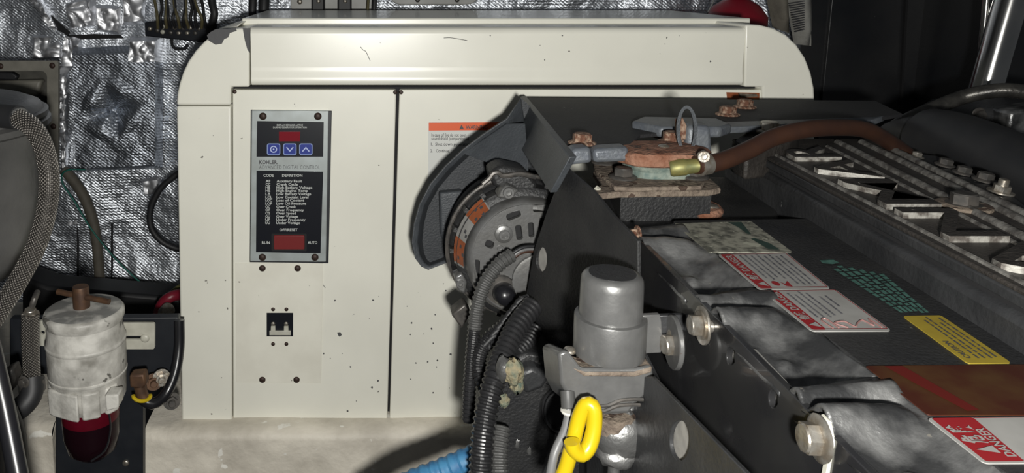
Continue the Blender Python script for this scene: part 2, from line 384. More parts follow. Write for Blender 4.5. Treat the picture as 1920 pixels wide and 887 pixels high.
# back wall: foil-faced insulation
from mathutils import noise as NZ
def foilwall(u, v):
    px = -565+u*2065; py = 575-v*1150
    p = PY(px, py, ZW); p.y += .030*NZ.noise(Vector((p.x*5, p.z*5, 0)))+.006*NZ.noise(Vector((p.x*22, p.z*22, 3))); return p
wall_back = struct(MB().grid(190, 110, foilwall).build('wall_back', 'foil_weave'), 'wall faced with wrinkled silver foil insulation behind the white enclosure')
def crinkle(name, quad, amp, fr, lift, m, seed, nu=34, nv=34, sharp=True, parent=wall_back):
    a, b, c, d = [PY(x, y, ZW-lift) for x, y in quad]
    def fn(u, v):
        p = (a*(1-u)+b*u)*(1-v)+(d*(1-u)+c*u)*v; q = Vector((p.x*fr+seed*7, p.z*fr, seed))
        h = abs(NZ.noise(q))+.5*abs(NZ.noise(q*2.1)) if sharp else NZ.noise(q)
        e = min(u, 1-u, v, 1-v); k = min(1, e*9)
        p = p.copy(); p.y -= amp*h*k - lift*.75*(1-k); p.x += .004*NZ.noise(q*1.7); p.z += .004*NZ.noise(q*1.3+Vector((5,5,5))); return p
    return MB().grid(nu, nv, fn).build(name, m, parent, ang=25)
crinkle('foil_tape', [(57,66),(122,64),(120,112),(58,112)], .020, 17, .012, 'foil_tape', 1)
crinkle('foil_tape', [(116,62),(158,66),(150,135),(112,130)], .026, 17, .014, 'foil_tape', 2)
crinkle('foil_tape', [(118,0),(180,-8),(176,52),(128,62)], .028, 17, .014, 'foil_tape', 3)
crinkle('foil_tape', [(176,8),(225,12),(226,66),(180,60)], .010, 22, .010, 'foil_tape', 4)
crinkle('foil_tape', [(226,-10),(272,-12),(270,44),(228,50)], .016, 17, .012, 'foil_tape', 5)
crinkle('foil_tape', [(236,72),(300,70),(298,120),(234,122)], .022, 17, .046, 'foil_tape', 6)
crinkle('foil_tape', [(108,128),(126,126),(124,338),(116,338)], .014, 40, .02, 'foil_tape', 7, nu=10, nv=60)
crinkle('foil_tape', [(264,336),(300,330),(304,366),(268,366)], .012, 17, .01, 'foil_tape', 8, nu=16, nv=16)
crinkle('foil_tape', [(122,398),(160,396),(162,420),(124,424)], .012, 17, .01, 'foil_tape', 9, nu=16, nv=16)
crinkle('foil_tape', [(40,-12),(70,-14),(112,58),(104,64)], .02, 26, .02, 'foil_tape', 10, nu=12, nv=40)
# foil-covered access cover with a pinched X
bx = [PY(x, y, ZW-.045) for x, y in ((126,90),(300,84),(298,322),(134,330))]
def boxf(u, v):
    a, b, c, d = bx; p = ((a*(1-u)+b*u)*(1-v)+(d*(1-u)+c*u)*v).copy()
    e = min(u, 1-u, v, 1-v)
    if e < .05: p.y += .045*(1-e/.05)
    du, dv = (u-.47)/.34, (v-.50)/.24
    rr = math.hypot(du, dv)
    if rr < 1: p.y += .050*(1-rr)**1.3-.022*(1-rr)*rr*4*abs(math.sin(2*math.atan2(dv, du)+.5))
    p.y += .004*NZ.noise(Vector((p.x*16, p.z*16, 1)))
    return p
MB().grid(60, 70, boxf).build('access_cover', 'foil_box', wall_back, ang=30)
# dark fold gaps in the insulation
for poly in ([(62,12),(78,14),(132,60),(128,68),(98,50)], [(126,66),(176,64),(226,66),(232,72),(128,74)]):
    pts = [PY(x, y, ZW-.017) for x, y in poly]; MB().prism(pts, (0,.004,0)).build('fold_gap', 'gap', wall_back)
for x0, x1, y0, y1 in ((144,146,420,540), (208,210,420,535)):
    MB().prism([PY(x, y, ZW-.012) for x, y in ((x0,y0),(x1,y0),(x1,y1),(x0,y1))], (0,.012,0)).build('seam', 'gap', wall_back)
# right bulkhead, dark; two panels
a = PY(1524, -150, 2.28); b = PY(1524, 700, 2.28)
wr = struct(MB().box((PY(1500,100,2.28).x, 2.28, CZ-1.3), (3.2, 2.34, CZ+.8)).build('wall_right', 'bulkhead'), 'black bulkhead panel on the right behind the engine')
MB().prism([PY(1562,-20,2.27), PY(1600,-500,2.27), PY(2500,-500,2.27), PY(2500,700,2.27), PY(1490,700,2.27)], (0,.02,0)).build('panel', 'bulkhead', wr, bevel=.002)
MB().prism([PY(1700,-20,2.26), PY(1704,-20,2.26), PY(1690,250,2.26), PY(1686,250,2.26)], (0,.012,0)).build('seam', 'gap', wr)
MB().box((PY(1770,-20,2.2).x, 2.05, CZ-1.0), (3.2, 2.28, CZ+.8)).build('panel', 'bulkhead', wr, bevel=.004)
struct(MB().box((-2.06, -.2, 0), (-2.0, 2.4, CZ+.8)).build('wall_left', 'bulkhead'), 'dark wall panel at the far left')
struct(MB().box((-2.2, -.2, -.02), (3.2, 2.6, 0)).build('floor', 'bilge'), 'dark bilge floor')
# fibreglass bearers
def bearer(name, x0, x1, Yf, Yb, y0, label):
    n = 60; mb = MB(); prof = []
    ztop = PY(500, 786, 1.5).z
    def fn(u, v):
        x = x0+(x1-x0)*u
        # v: 0 bottom front -> up -> round -> back
        if v < .6: y, z = Yf, .0+(ztop-.022)*(v/.6)
        elif v < .8: t = (v-.6)/.2*math.pi/2; y, z = Yf+.03*(1-math.cos(t)), ztop-.022+.022*math.sin(t)
        else: y, z = Yf+.03+(Yb-Yf-.03)*(v-.8)/.2, ztop
        k = NZ.noise(Vector((x*9, y*9, z*9))); k2 = NZ.noise(Vector((x*34, y*30, z*40)))
        return Vector((x, y-.006*k-.0025*k2, z+.003*k))
    mb.grid(n, 40, fn)
    mb.prism([(x0,Yf+.004,0),(x0,Yb,0),(x0,Yb,ztop-.002),(x0,Yf+.03,ztop-.002),(x0,Yf+.004,ztop-.03)], (.001,0,0))
    mb.prism([(x1,Yf+.004,0),(x1,Yb,0),(x1,Yb,ztop-.002),(x1,Yf+.03,ztop-.002),(x1,Yf+.004,ztop-.03)], (-.001,0,0))
    o = mb.build(name, 'fibreglass', recalc=False); return tag(o, label, 'bearer')
bearer('fibreglass_bearer', PY(270,820,1.46).x, PY(1500,820,1.46).x, 1.455, 2.1, 0, 'long weathered grey fibreglass bearer under the white enclosure')
bearer('fibreglass_bearer', PY(-200,820,1.5).x, PY(108,820,1.5).x, 1.47, 2.1, 0, 'short fibreglass bearer stub left of the red filter bowl')

# ================================================================== GENERATOR ENCLOSURE
GY, GB = 1.5, 2.05
ge = thing('generator_enclosure', 'large cream white sound enclosure with rounded top corners and control panel', 'generator', (PY(930,786,1.5).x, 1.775, PY(500,786,1.5).z))
def gp(x, y, d=0): return PY(x, y, GY+d)
def gprism(pts, name, m='cream', d=0, depth=GB-GY, bevel=.006, parent=ge, segs=3): return MB().prism([gp(x, y, d) for x, y in pts], (0,depth,0)).build(name, m, parent, bevel=bevel, segs=segs)
arcL = [(331,197),(332,178),(336,158),(343,136),(353,115),(367,95),(384,77),(403,64),(425,56),(448,53),(468,52)]
gprism(arcL+[(468,163),(433,163),(433,197)], 'corner_panel', bevel=.004)
gprism([(331,199),(433,199),(435,800),(341,800)], 'side_post', bevel=.004)
arcR = [(1398,46),(1425,47),(1450,53),(1474,65),(1494,84),(1510,108),(1521,136),(1527,165),(1528,190),(1528,230),(1520,815),(1430,815),(1430,163),(1395.5,163)]
gprism(arcR, 'corner_panel', bevel=.004)
# top panel: rounded lip profile swept along x
zt = PY(700, 51, GY).z; zb = gp(700,161).z
prof = [(GY+.03,zb+.002),(GY+.012,zb),(GY+.001,zb+.002),(GY-.004,zb+.007),(GY-.0045,zb+.011),(GY-.0035,zb+.018),(GY-.001,zb+.027),(GY,zb+.036),(GY,zb+.038),(GY,zt-.014),(GY,zt-.012),(GY+.003,zt-.005),(GY+.010,zt-.001),(GY+.02,zt),(GB,zt),(GB,zb)]
xa, xb = gp(470.5,100).x, gp(1394.5,100).x
MB().loft([Vector((xa,y,z)) for y, z in prof], [Vector((xb,y,z)) for y, z in prof]).build('top_panel', 'cream', ge, ang=60)
# lid
lz = zt+.011
MB().box((PY(452,40,1.62).x, 1.63, zt-.004), (PY(1412,40,1.62).x, GB+.005, lz)).build('lid', 'cream', ge, bevel=.003)
cl = PY(470, 36, 1.6)
MB().loft([Vector((cl.x-.075, y, zt-.012-.0*y)) for y in (1.56, 2.0)]+[Vector((cl.x-.02, y, zt-.002)) for y in (2.0, 1.56)], [Vector((cl.x-.03, y, zt+.004)) for y in (1.58, 2.0)]+[Vector((cl.x-.012, y, zt+.006)) for y in (2.0, 1.58)]).build('corner_cap', 'cream', ge, bevel=.004)
# dark inner frame behind the door gaps
gprism([(433,162),(1432,162),(1432,805),(433,805)], 'inner_frame', 'gap', d=.03, depth=.3, bevel=0)
dl = gprism([(436,168),(743,168),(726,800),(437,800)], 'door', 'cream', d=.006, depth=.02, bevel=.003)
dr = gprism([(749,168),(1428,168),(1428,805),(730,802)], 'door', 'cream', d=.006, depth=.02, bevel=.003)
for cx, cy in ((440,172),(741,173),(752,173)): bolt(ge, gp(cx, cy, .004), (0,-1,0), sz(4,1.5), 'rust_screw', 'dome', 'door_pin')
# paint chips
chips = [[(388,66),(395,60),(404,55),(442,53),(444,58),(431,62),(428,70),(420,74),(416,82),(404,84),(391,76)],
         [(455,53),(469,53),(468.4,99),(464,94),(459,76)], [(632,624),(638,623),(641,628),(637,632),(634,629)], [(486,46),(492,44),(499,45),(496,49),(487,49)]]
for c in chips[:2]: MB().prism([gp(x, y, -.0006) for x, y in c], (0,.003,0)).build('paint_chip', 'chip', ge)
MB().prism([gp(x, y, .0055) for x, y in chips[2]], (0,.002,0)).build('paint_chip', 'chip', ge)
rc = random.Random(11)
mb = MB()
for k in range(46):
    x = rc.choice([rc.uniform(690,860), rc.uniform(610,860), rc.uniform(480,1380)]); y = rc.uniform(540,775) if x < 865 else rc.uniform(60,150)
    if 728 < x < 752: continue
    d = .0055 if y > 168 else -.0004; r = rc.uniform(.7, 2.3)
    mb.prism([gp(x+r*rc.uniform(.6,1.2)*math.cos(t), y+r*rc.uniform(.6,1.2)*math.sin(t), d) for t in [j*math.pi/3 for j in range(6)]], (0,.0015,0))
mb.build('paint_speckles', 'chip', ge)['kind'] = 'stuff'
for pts in ([(676,88),(681,94),(686,97),(694,114)], [(832,71),(848,71),(876,76)], [(520,600-40),(524,556)], [(610,540),(604,532)]):
    MB().tube([gp(x, y, -.0002 if y < 168 else .0058) for x, y in pts], .0006, segs=5, step=.004).build('scratch', 'chip', ge)
# ---- control panel
cpn = gprism([(472,207),(616,208),(611,491),(469,490)], 'control_panel', 'panel_silver', d=-.004, depth=.010, bevel=.0015)
MB().prism([gp(x, y, .003) for x, y in ((470,206),(622,208),(616,494),(468,492))], (0,.004,0)).build('panel_gasket', 'board_black', ge, bevel=.001)
DF = -.0046
cpf = lambda x, y: gp(x, y, DF)
cpf2 = lambda x, y: gp(x, y, DF-.0006)
def flat(pts, name, m, fn=cpf, parent=cpn, ext=.0005):
    return MB().prism([fn(x, y) for x, y in pts], (0,ext,0)).build(name, m, parent, smooth=False)
flat([(482,227),(607,229),(606,294),(481,294)], 'display_window', 'print_black')
flat([(481,320),(606,322),(601,475),(480,473)], 'code_table', 'print_black')
flat([(523,247),(563,247),(562,265),(523,265)], 'display', 'red_display', lambda x, y: gp(x, y, DF-.0012), ext=.001)
for i, cx in enumerate((513,543.5,573.5)):
    b0 = flat(rrect(cx-12.5, 269, cx+12.5, 291, 4), 'button', 'button_edge', cpf2, ext=.0008)
    flat(rrect(cx-10.8, 270.6, cx+10.8, 289.4, 3), 'button_face', 'button_blue', lambda x, y: gp(x, y, DF-.0010), cpn, ext=.0005)
    ic = MB(); fi = lambda x, y: gp(x, y, DF-.0014)
    if i == 0:
        o1, o2 = circ(cx, 280, 6.5), circ(cx, 280, 4.6); n = len(o1)
        ic.add([fi(*p) for p in o1+o2], [[k, (k+1) % n, n+(k+1) % n, n+k] for k in range(n)]); put_poly(ic, circ(cx, 280, 1.6), fi)
    else:
        s = 1 if i == 1 else -1
        put_poly(ic, [(cx-7, 280-s*3.2), (cx-5.6, 280-s*4.8), (cx, 280+s*1.8), (cx+5.6, 280-s*4.8), (cx+7, 280-s*3.2), (cx, 280+s*4.8)], fi)
    ic.build('icon', 'icon', cpn, smooth=False, recalc=False)
tx = MB()
put_text(tx, 'DISPLAY REMAINS ACTIVE', (519,236.5,568,233), cpf2, .01); put_text(tx, 'DURING GENERATOR OPERATION', (512,240.5,575,237.5), cpf2, .01)
put_text(tx, 'CODE', (494,331.5,513,326.5), cpf2, .02); put_text(tx, 'DEFINITION', (529,331.5,567,326.5), cpf2, .02)
rows = [('AF','Auxiliary Fault',.48),('CC','Crank Cycle',.40),('HB','High Battery Voltage',.67),('HE','High Engine Temp',.59),('LB','Low Battery Voltage',.65),('LCL','Low Coolant Level',.60),('LOC','Loss of Coolant',.52),('LOP','Low Oil Pressure',.56),('OC','Over Crank',.37),('OF','Over Frequency',.52),('OS','Over Speed',.37),('OU','Over Voltage',.41),('UF','Under Frequency',.55),('UU','Under Voltage',.45)]
for i, (c, d, wd) in enumerate(rows):
    y = 341.8+i*6.03; sh = -i*.05
    put_text(tx, c, (498+sh, y, 498+sh+(9 if len(c) == 2 else 12.5), y-4.7), cpf2, .02); put_text(tx, d, (518.5+sh, y, 518.5+sh+wd*100, y-4.7), cpf2, .02)
put_text(tx, 'OFF/RESET', (524,433.5,558,428.5), cpf2, .02); put_text(tx, 'RUN', (491,457.5,506,452.5), cpf2, .02); put_text(tx, 'AUTO', (577,457.5,595,452.5), cpf2, .02)
tx.build('lettering', 'print_grey', cpn, smooth=False, recalc=False)
tx = MB(); put_text(tx, 'KOHLER.', (486,307.5,521,300.5), cpf2, .03); put_text(tx, 'ADVANCED DIGITAL CONTROL', (486,317,600,310), cpf2, -.012)
tx.build('lettering', 'print_dark', cpn, smooth=False, recalc=False)
sw = MB().prism([gp(x, y, DF-.004) for x, y in rrect(513,441.5,571,468,2.5)], (0,.006,0)).build('rocker_switch', 'rocker_red', cpn, bevel=.0012)
flat(rrect(509,438,575,471,2), 'switch_bezel', 'gap', cpf2)
for cx, cy in ((493,218),(596,218),(492,482.5),(590.5,482.5)): bolt(cpn, gp(cx, cy, -.0045), (0,-1,0), sz(7.2,1.5), 'rust_screw', 'dome', 'screw')
# ---- breaker plate
bpn = gprism([(441,494),(606,494),(602,719),(443,717)], 'breaker_plate', 'cream_dirty', d=.0045, depth=.004, bevel=.0004)
for cx, cy, r in ((492,503,6.6),(558,503,6.6),(492,712,6.6),(556,712,6.6),(512,580,4),(537,580,4),(512,645,4),(537,645,4)): bolt(bpn, gp(cx, cy, .0045), (0,-1,0), sz(r,1.5), 'rust_screw', 'dome', 'rivet')
brk = MB().prism([gp(x, y, .003) for x, y in ((500,587),(549.5,587),(549.5,631),(500,631))], (0,.003,0)).build('breaker', 'print_black', bpn)
for x in (512, 536.5):
    bolt(bpn, gp(x, 607, .003), (0,-1,0), sz(4.2,1.5), 'bolt_steel', 'dome', 'terminal_screw')
    MB().prism([gp(xx, yy, -.001) for xx, yy in ((x-4,612),(x+4,612),(x+4.5,626),(x-4.5,626))], (0,.005,0)).build('toggle_arm', 'bracket_cream', bpn, bevel=.0006)
MB().prism([gp(xx, yy, -.003) for xx, yy in ((505,621),(545,621),(545,629),(505,629))], (0,.005,0)).build('toggle_bar', 'bracket_cream', bpn, bevel=.0006)
# ---- warning label
ws = MB().prism([gp(x, y, .0054) for x, y in rrect(803,229,975,345,3)], (0,.0008,0)).build('warning_label', 'sticker_white', ge, smooth=False)
wf = lambda x, y: gp(x, y, .0049); wf2 = lambda x, y: gp(x, y, .0044)
MB().prism([wf(x, y) for x, y in ((804,230),(975,229),(975,244),(804,245))], (0,.0004,0)).build('label_band', 'orange', ws, smooth=False)
tx = MB(); put_poly(tx, [(861,242.5),(870,242.5),(865.5,233.5)], wf2); put_text(tx, 'WARNING', (873,242,914,234.5), wf2, .02)
put_text(tx, 'In case of fire do not open', (809,256,874,250), wf2, .012); put_text(tx, 'sound shield (compartment)', (809,262.5,879,256.5), wf2, .012)
put_text(tx, '1.  Shut down generator', (808,273,880,267.5), wf2, .012); put_text(tx, '2.   Continue', (807,285.5,842,280), wf2, .012)
tx.build('lettering', 'print_dark', ws, smooth=False, recalc=False)
MB().prism([gp(x, y, .0052) for x, y in ((1362,173),(1424,174),(1424,190),(1364,190))], (0,.0006,0)).build('label_remnant', 'orange_worn', ge, smooth=False)
MB().prism([gp(x, y, .0046) for x, y in ((1384,175),(1418,176),(1422,181),(1400,183),(1386,181))], (0,.0006,0)).build('label_remnant', 'rust_grey', ge, smooth=False)

# ================================================================== ENGINE
def up(v, dz): v = Vector(v); v.z += dz; return v
# ---- engine body: rocker cover, side plates, lower casting
ZR = -.25
eng = thing('marine_engine', 'black marine engine with ribbed rocker cover bearing raised letters', 'engine', (.5, .8, .05))
A0, A1 = PZ(1430,290,ZR), PZ(1920,545,ZR); B0, B1 = PZ(1650,262,ZR), PZ(1920,392,ZR)
def yat(p, q, Y): t = (Y-p.y)/(q.y-p.y); return p+(q-p)*t
cov = [yat(A0,A1,1.20), yat(B0,B1,1.20), yat(B0,B1,.42), yat(A0,A1,.42)]
rk = MB().prism(cov, (0,0,-.005)).build('rocker_cover', 'cover_brown', eng, bevel=.002)
MB().prism([v+Vector((0,0,-.0051)) for v in cov], (0,0,-.011)).build('cover_skirt', 'engine_grey', eng, bevel=.002)
inner = [yat(A0,A1,1.19)+Vector((.006,0,-.016)), yat(B0,B1,1.19)+Vector((-.006,0,-.016)), yat(B0,B1,.43)+Vector((-.006,0,-.016)), yat(A0,A1,.43)+Vector((.006,0,-.016))]
MB().prism(inner, (0,0,-.007)).build('gasket', 'gap', eng)
low = [yat(A0,A1,1.22)+Vector((-.002,0,-.022)), yat(B0,B1,1.22)+Vector((.03,0,-.022)), yat(B0,B1,.40)+Vector((.03,0,-.022)), yat(A0,A1,.40)+Vector((-.002,0,-.022))]
MB().prism(low, (0,0,-.28)).build('cylinder_head', 'engine_grey', eng, bevel=.008)
# worn paint blips along the cover lip
for x, y in ((1524,337),(1644,397),(1677,416),(1706,432)):
    p = PZ(x, y, ZR-.012); MB().blob(p, .006, .010, .003, .3, 8, x).build('paint_blip', 'letter_worn_lit', eng)
# raised letters: read from the far side of the engine, tops towards the left
lq = quadmap([yat(PZ(1550,290,ZR), PZ(1866,443,ZR), .50), yat(PZ(1550,290,ZR), PZ(1866,443,ZR), 1.115), yat(PZ(1465,290,ZR), PZ(1755,443,ZR), 1.115), yat(PZ(1465,290,ZR), PZ(1755,443,ZR), .50)], (0,0,0))
us = [(.0,.14),(.155,.315),(.34,.49),(.515,.69),(.705,.86),(.885,1.0)]
for ch, (u0, u1) in zip('YANMAR', us):
    V, Fc = text2d(ch, .012); mb = MB(); n = len(V)
    top = [lq(u0+(u1-u0)*x, y)+Vector((0,0,.0065)) for x, y in V]; bot = [p-Vector((0,0,.008)) for p in top]
    from collections import Counter
    ec = Counter(); ed = {}
    for f in Fc:
        for a, b in zip(f, f[1:]+f[:1]): ec[frozenset((a, b))] += 1; ed[frozenset((a, b))] = (a, b)
    side = [[ed[e][0], ed[e][1], n+ed[e][1], n+ed[e][0]] for e, c in ec.items() if c == 1]
    mb.add(top+bot, Fc+side); lt = mb.build('letter', 'cover_brown', rk, ang=50, recalc=False); lt.data.materials.append(MATS['letter_worn_lit'])
    for pl in lt.data.polygons[len(Fc):]: pl.material_index = 1  # side walls lighter than the tops: flash light put into their colour
for (p, q) in (((1560,262),(1800,385)), ((1590,255),(1870,392)), ((1622,256),(1920,402))):
    s, e = PZ(*p, ZR), PZ(*q, ZR); s2, e2 = yat(s, e, 1.17), yat(s, e, .45)
    MB().tube([s2, yat(s, e, .9), yat(s, e, .7), e2], .0055, segs=10, step=.02).build('rib', 'rib_worn', rk)
s, e = PZ(1545,272,ZR), PZ(1900,455,ZR)
MB().tube([yat(s, e, 1.14), yat(s, e, .46)], .003, segs=8, step=.02).build('rib', 'rib_worn', rk)
s, e = PZ(1448,288,ZR), PZ(1880,512,ZR)
MB().tube([yat(s, e, 1.13), yat(s, e, .46)], .003, segs=8, step=.02).build('rib', 'rib_worn', rk)
bolt(rk, PZ(1806,388,ZR), (0,0,1), .0135, 'bolt_dark', 'washer', 'bolt', .12)
p = PZ(1806,388,ZR); MB().lathe([(.027,-.001),(.027,.003),(.025,.004)], p, segs=32).build('washer', 'rust_grey', rk)
# injector side fittings beyond the cover
for x, y, r, m, k in ((1718,294,.007,'bolt_steel','hex'),(1772,310,.009,'bolt_dark','hex'),(1806,325,.009,'bolt_dark','hex'),(1876,360,.0095,'bolt_steel','nut'),(1846,338,.010,'bolt_dark','hex')):
    p = PZ(x, y, ZR-.01); bolt(eng, p, (.1,-.1,1), r, m, k)
MB().prism([PZ(x, y, ZR-.012) for x, y in ((1690,284),(1760,292),(1910,372),(1940,400),(1850,372),(1720,306))], (0,0,-.03)).build('injector_rail', 'engine_grey', eng, bevel=.004)
# front deck of the block, under the thermostat
MB().prism([PZ(x, y, -.315) for x, y in ((1085,330),(1460,330),(1460,470),(1195,470),(1150,420))], (0,0,-.25)).build('block_deck', 'engine_black', eng, bevel=.006)
bolt(eng, PZ(1442,246,-.225), (0,0,1), .014, 'bolt_steel', 'hex')
MB().prism([PZ(x, y, -.232) for x, y in ((1375,262),(1400,245),(1480,240),(1500,252),(1470,268),(1400,275))], (0,0,-.05)).build('lug', 'cover_brown', eng, bevel=.006)
p = PZ(1300,398,-.315); MB().lathe([(.020,0),(.036,0),(.038,.006),(.034,.011),(.022,.012),(.018,.004)], p, segs=28).build('core_plug', 'rust', eng)
MB().lathe([(.018,.0),(.018,.004),(.01,.007)], p, segs=20).build('core_plug_centre', 'bolt_dark', eng)
bolt(eng, PZ(1332,400,-.313), (0,0,1), .011, 'bolt_steel', 'hex')
# tall side plate, turned 14 degrees towards the lens
sd = Vector((.24, -.97, 0)).normalized(); s0 = PY(1190, 445, .80); sn = Vector((-sd.y*-1, 0, 0))
nrm = Vector((-.97, -.24, 0)).normalized()
def onpl(px, py):
    r = ray(px, py); c = Vector((0,0,CZ)); t = (s0-c).dot(nrm)/r.dot(nrm); return c+r*t
def pl2(px, py): return onpl(px, py)
outer = [(1058,312),(1112,358),(1150,405),(1196,452),(1196,640),(1235,720),(1240,800),(1080,800),(1000,655),(987,606),(985,565),(1001,470),(1026,395)]
plate_holes(outer, [circ(1015.5,487,10.5,24,18), circ(992,606,5.5,19,14)], pl2, -nrm*.004, 'side_plate', 'engine_black', eng, bevel=.0015)
MB().prism([onpl(x, y)-nrm*.0045 for x, y in ((1003,455),(1040,455),(1040,640),(985,640),(985,580),(990,580))], -nrm*.02).build('block_face', 'bare_metal', eng)
# near side plate (vertical, along the engine)
XN = .272
outer = [(1222,706),(1440,930),(1440,1010),(1100,1010),(1100,706)]
plate_holes(outer, [circ(1274,826,19,38,22)], lambda x, y: PX(x, y, XN), (.004,0,0), 'side_plate', 'engine_grey', eng, bevel=.0008)
MB().prism([PX(x, y, XN+.0045) for x, y in ((1250,786),(1286,786),(1300,802),(1300,872),(1250,872))], (.006,0,0)).build('block_face', 'bare_metal', eng)
# lower casting with round openings
LC = .92
outer = [(952,682),(985,662),(1030,668),(1062,690),(1120,700),(1130,1000),(945,1000),(916,880),(903,830),(910,780),(922,735)]
lc = plate_holes(outer, [circ(1052,772,34,44,24)], lambda x, y: PY(x, y, LC), (0,.12,0), 'lower_casting', 'engine_black', eng, bevel=.012)
p = PY(1052,772,LC+.01); MB().lathe([(.034,.0),(.034,.02)], p, (0,1,0), 28).build('seal_disc', 'rubber', eng)
MB().tube([PY(1052+29*math.cos(t), 772+38*math.sin(t), LC-.001) for t in [k*math.pi/12 for k in range(25)]], .0022, segs=8).build('seal_ring', 'engine_grey', eng)
MB().tube([PY(1100+80*math.cos(t), 900+70*math.sin(t), LC-.001) for t in [math.pi+k*math.pi/20 for k in range(12)]], .004, segs=8).build('casting_ridge', 'engine_grey', eng)
MB().prism([PY(x, y, .90) for x, y in ((972,700),(1000,688),(1032,706),(1020,730),(985,742))], (0,.05,0)).build('clamp_arm', 'engine_grey', eng, bevel=.006)
MB().blob(PY(962,697,.88), .013, .011, .017, .16, 14, 3).build('corroded_bolt', 'green_crust', eng)
MB().blob(PY(944,692,.885), .010, .012, .017, .1, 12, 4).build('clamp_end', 'silver', eng)
MB().blob(PY(968,722,.885), .008, .006, .012, .25, 10, 5).build('crust', 'green_crust', eng)
MB().blob(PY(945,752,.915), .007, .004, .009, .3, 10, 6).build('crust', 'green_crust', eng)
for x, y in ((970,833),(992,846)): MB().blob(PY(x, y, LC), .003, .002, .006, .3, 8, y).build('paint_blip', 'silver', eng)
# hidden sump mass that carries the engine
MB().box((.285, .25, .02), (.95, 1.15, CZ-.60)).build('crankcase', 'engine_black', eng, bevel=.01)

# ---- heat exchanger box with the danger labels
ZC = -.30
hx = thing('heat_exchanger', 'long black heat exchanger housing covered with danger labels', 'heat exchanger', (.42, .7, CZ-.62))
L2a, L2b = PZ(1265,420,ZC), PZ(1745,785,ZC)
left = [yat(L2a, L2b, y) for y in (.945, .33)]
R0, R1 = PZ(1612,458,ZC), PZ(1925,645,ZC)
tp = [PZ(1262,413,ZC), PZ(1522,409,ZC), PZ(1612,458,ZC), yat(R0, R1, .33), left[1]]
MB().prism(tp, (0,0,-.03)).build('top_plate', 'engine_black', hx, bevel=.002)
tp2 = [v+Vector((.004 if i in (0,4) else -.004,0,-.03)) for i, v in enumerate(tp)]
MB().prism(tp2, (0,0,-.20)).build('housing', 'engine_black', hx)
XF = .322
outer = [(1190,441),(1545,801),(1700,958),(1700,1100),(1196,1100),(1196,700)]
plate_holes(outer, [circ(1370,668,8.5,17,16), circ(1450,747,9,18,16)], lambda x, y: PX(x, y, XF), (.006,0,0), 'side_plate', 'engine_gloss', hx, bevel=.0008)
for q in (((1345,645),(1400,655),(1475,735),(1475,780),(1340,760)),): MB().prism([PX(x, y, XF+.0072) for x, y in q], (.008,0,0)).build('core', 'bare_metal', hx)
# cast runners between side flange and top plate
Ys = [.925, .722, .548, .41, .33]
def xl(Y): return XF+.001
def xr(Y): return yat(L2a, L2b, Y).x+.003
for i in range(4):
    ya, yb = Ys[i], Ys[i+1]
    def fn(u, v):
        Y = ya+(yb-ya)*u; x = xl(Y)+(xr(Y)-xl(Y))*v; z = CZ-.313+v*.0125
        e = min(v, 1-v)*4; e = min(1, e)
        h = 0
        h += .013*math.exp(-((u-.13)/.07)**2)*(1-.55*v) + .019*math.exp(-((u-.36)/.10)**2)*max(0, 1-v*1.15)**.5
        h -= .030*max(0, (u-.42)/.58)*math.sin(math.pi*min(1, v*1.05))**1.0 if u > .42 else 0
        h += .009*math.exp(-((u-.72)/.05)**2-((v-.42)/.12)**2)
        h -= .010*math.exp(-((u-.24)/.05)**2)*e
        h += .0016*NZ.noise(Vector((x*60, Y*60, i)))
        return Vector((x, Y, z+h))
    rn = MB().grid(46, 26, fn).build('runner', 'casting', hx, ang=70, recalc=False)
    m = rn.modifiers.new('solid', 'SOLIDIFY'); m.thickness = .004; m.offset = -1
# side bolts
bolt(hx, PX(1180,468,XF-.002), (-1,.05,0), .0120, 'bolt_steel', 'washer')
bolt(hx, PX(1318,610,XF-.010), (-1,.05,0), .0100, 'bolt_steel', 'washer')
MB().lathe([(.0055,0),(.0055,.012)], PX(1338,612,XF+.002), (-1,0,0), 14).build('stud', 'bolt_steel', hx)
bolt(hx, PX(1548,822,XF)+Vector((-.004,0,0)), (-1,.05,0), .0115, 'bolt_steel', 'hex')
MB().prism([PX(x, y, XF-.002) for x, y in ((1538,775),(1552,790),(1560,830),(1548,900),(1530,940),(1545,850))], (.003,0,0)).build('bare_edge', 'bracket_cream', hx, bevel=.001)
bolt(hx, PX(1195,448,XF)+Vector((.004,.01,.0)), (-1,0,0), .009, 'bolt_rust', 'hex')
def sticker(q, name, m, parent=hx, dz=.0007):
    pts = [PZ(x, y, ZC)+Vector((0,0,dz)) for x, y in q]
    return MB().prism(pts, (0,0,.0004)).build(name, m, parent, smooth=False)
def smap(tl, tr, br, bl, dz=.0014):
    c = [PZ(*p, ZC) for p in (br, tr, tl, bl)]           # reading: near -> far, tops to the left
    return quadmap(c, (0,0,dz))
def spoly(mbx, u0, v0, u1, v1, f): put_poly(mbx, [(u0,v0),(u1,v0),(u1,v1),(u0,v1)], f)
def rsticker(tl, tr, br, bl, name, m, r=.06, dz=.0009):
    f = smap(tl, tr, br, bl, dz); mbx = MB(); mbx.prism([f(u, v) for u, v in rrect(0,0,1,1,r)], (0,0,-.0008)); return mbx.build(name, m, hx, smooth=False)
Q1 = ((1264,420),(1408,416),(1486,474),(1330,475)); s1 = rsticker(*Q1, 'faded_label', 'sticker_old', .03)
f = smap(*Q1); mbx = MB(); put_poly(mbx, [(.97,.14),(.97,.32),(.80,.27),(.55,.26),(.55,.22)], f); put_poly(mbx, [(.42,.24),(.40,.30),(.08,.25),(.06,.12),(.25,.14)], f)
mbx.build('dark_stripe', 'sticker_green', s1, smooth=False, recalc=False)
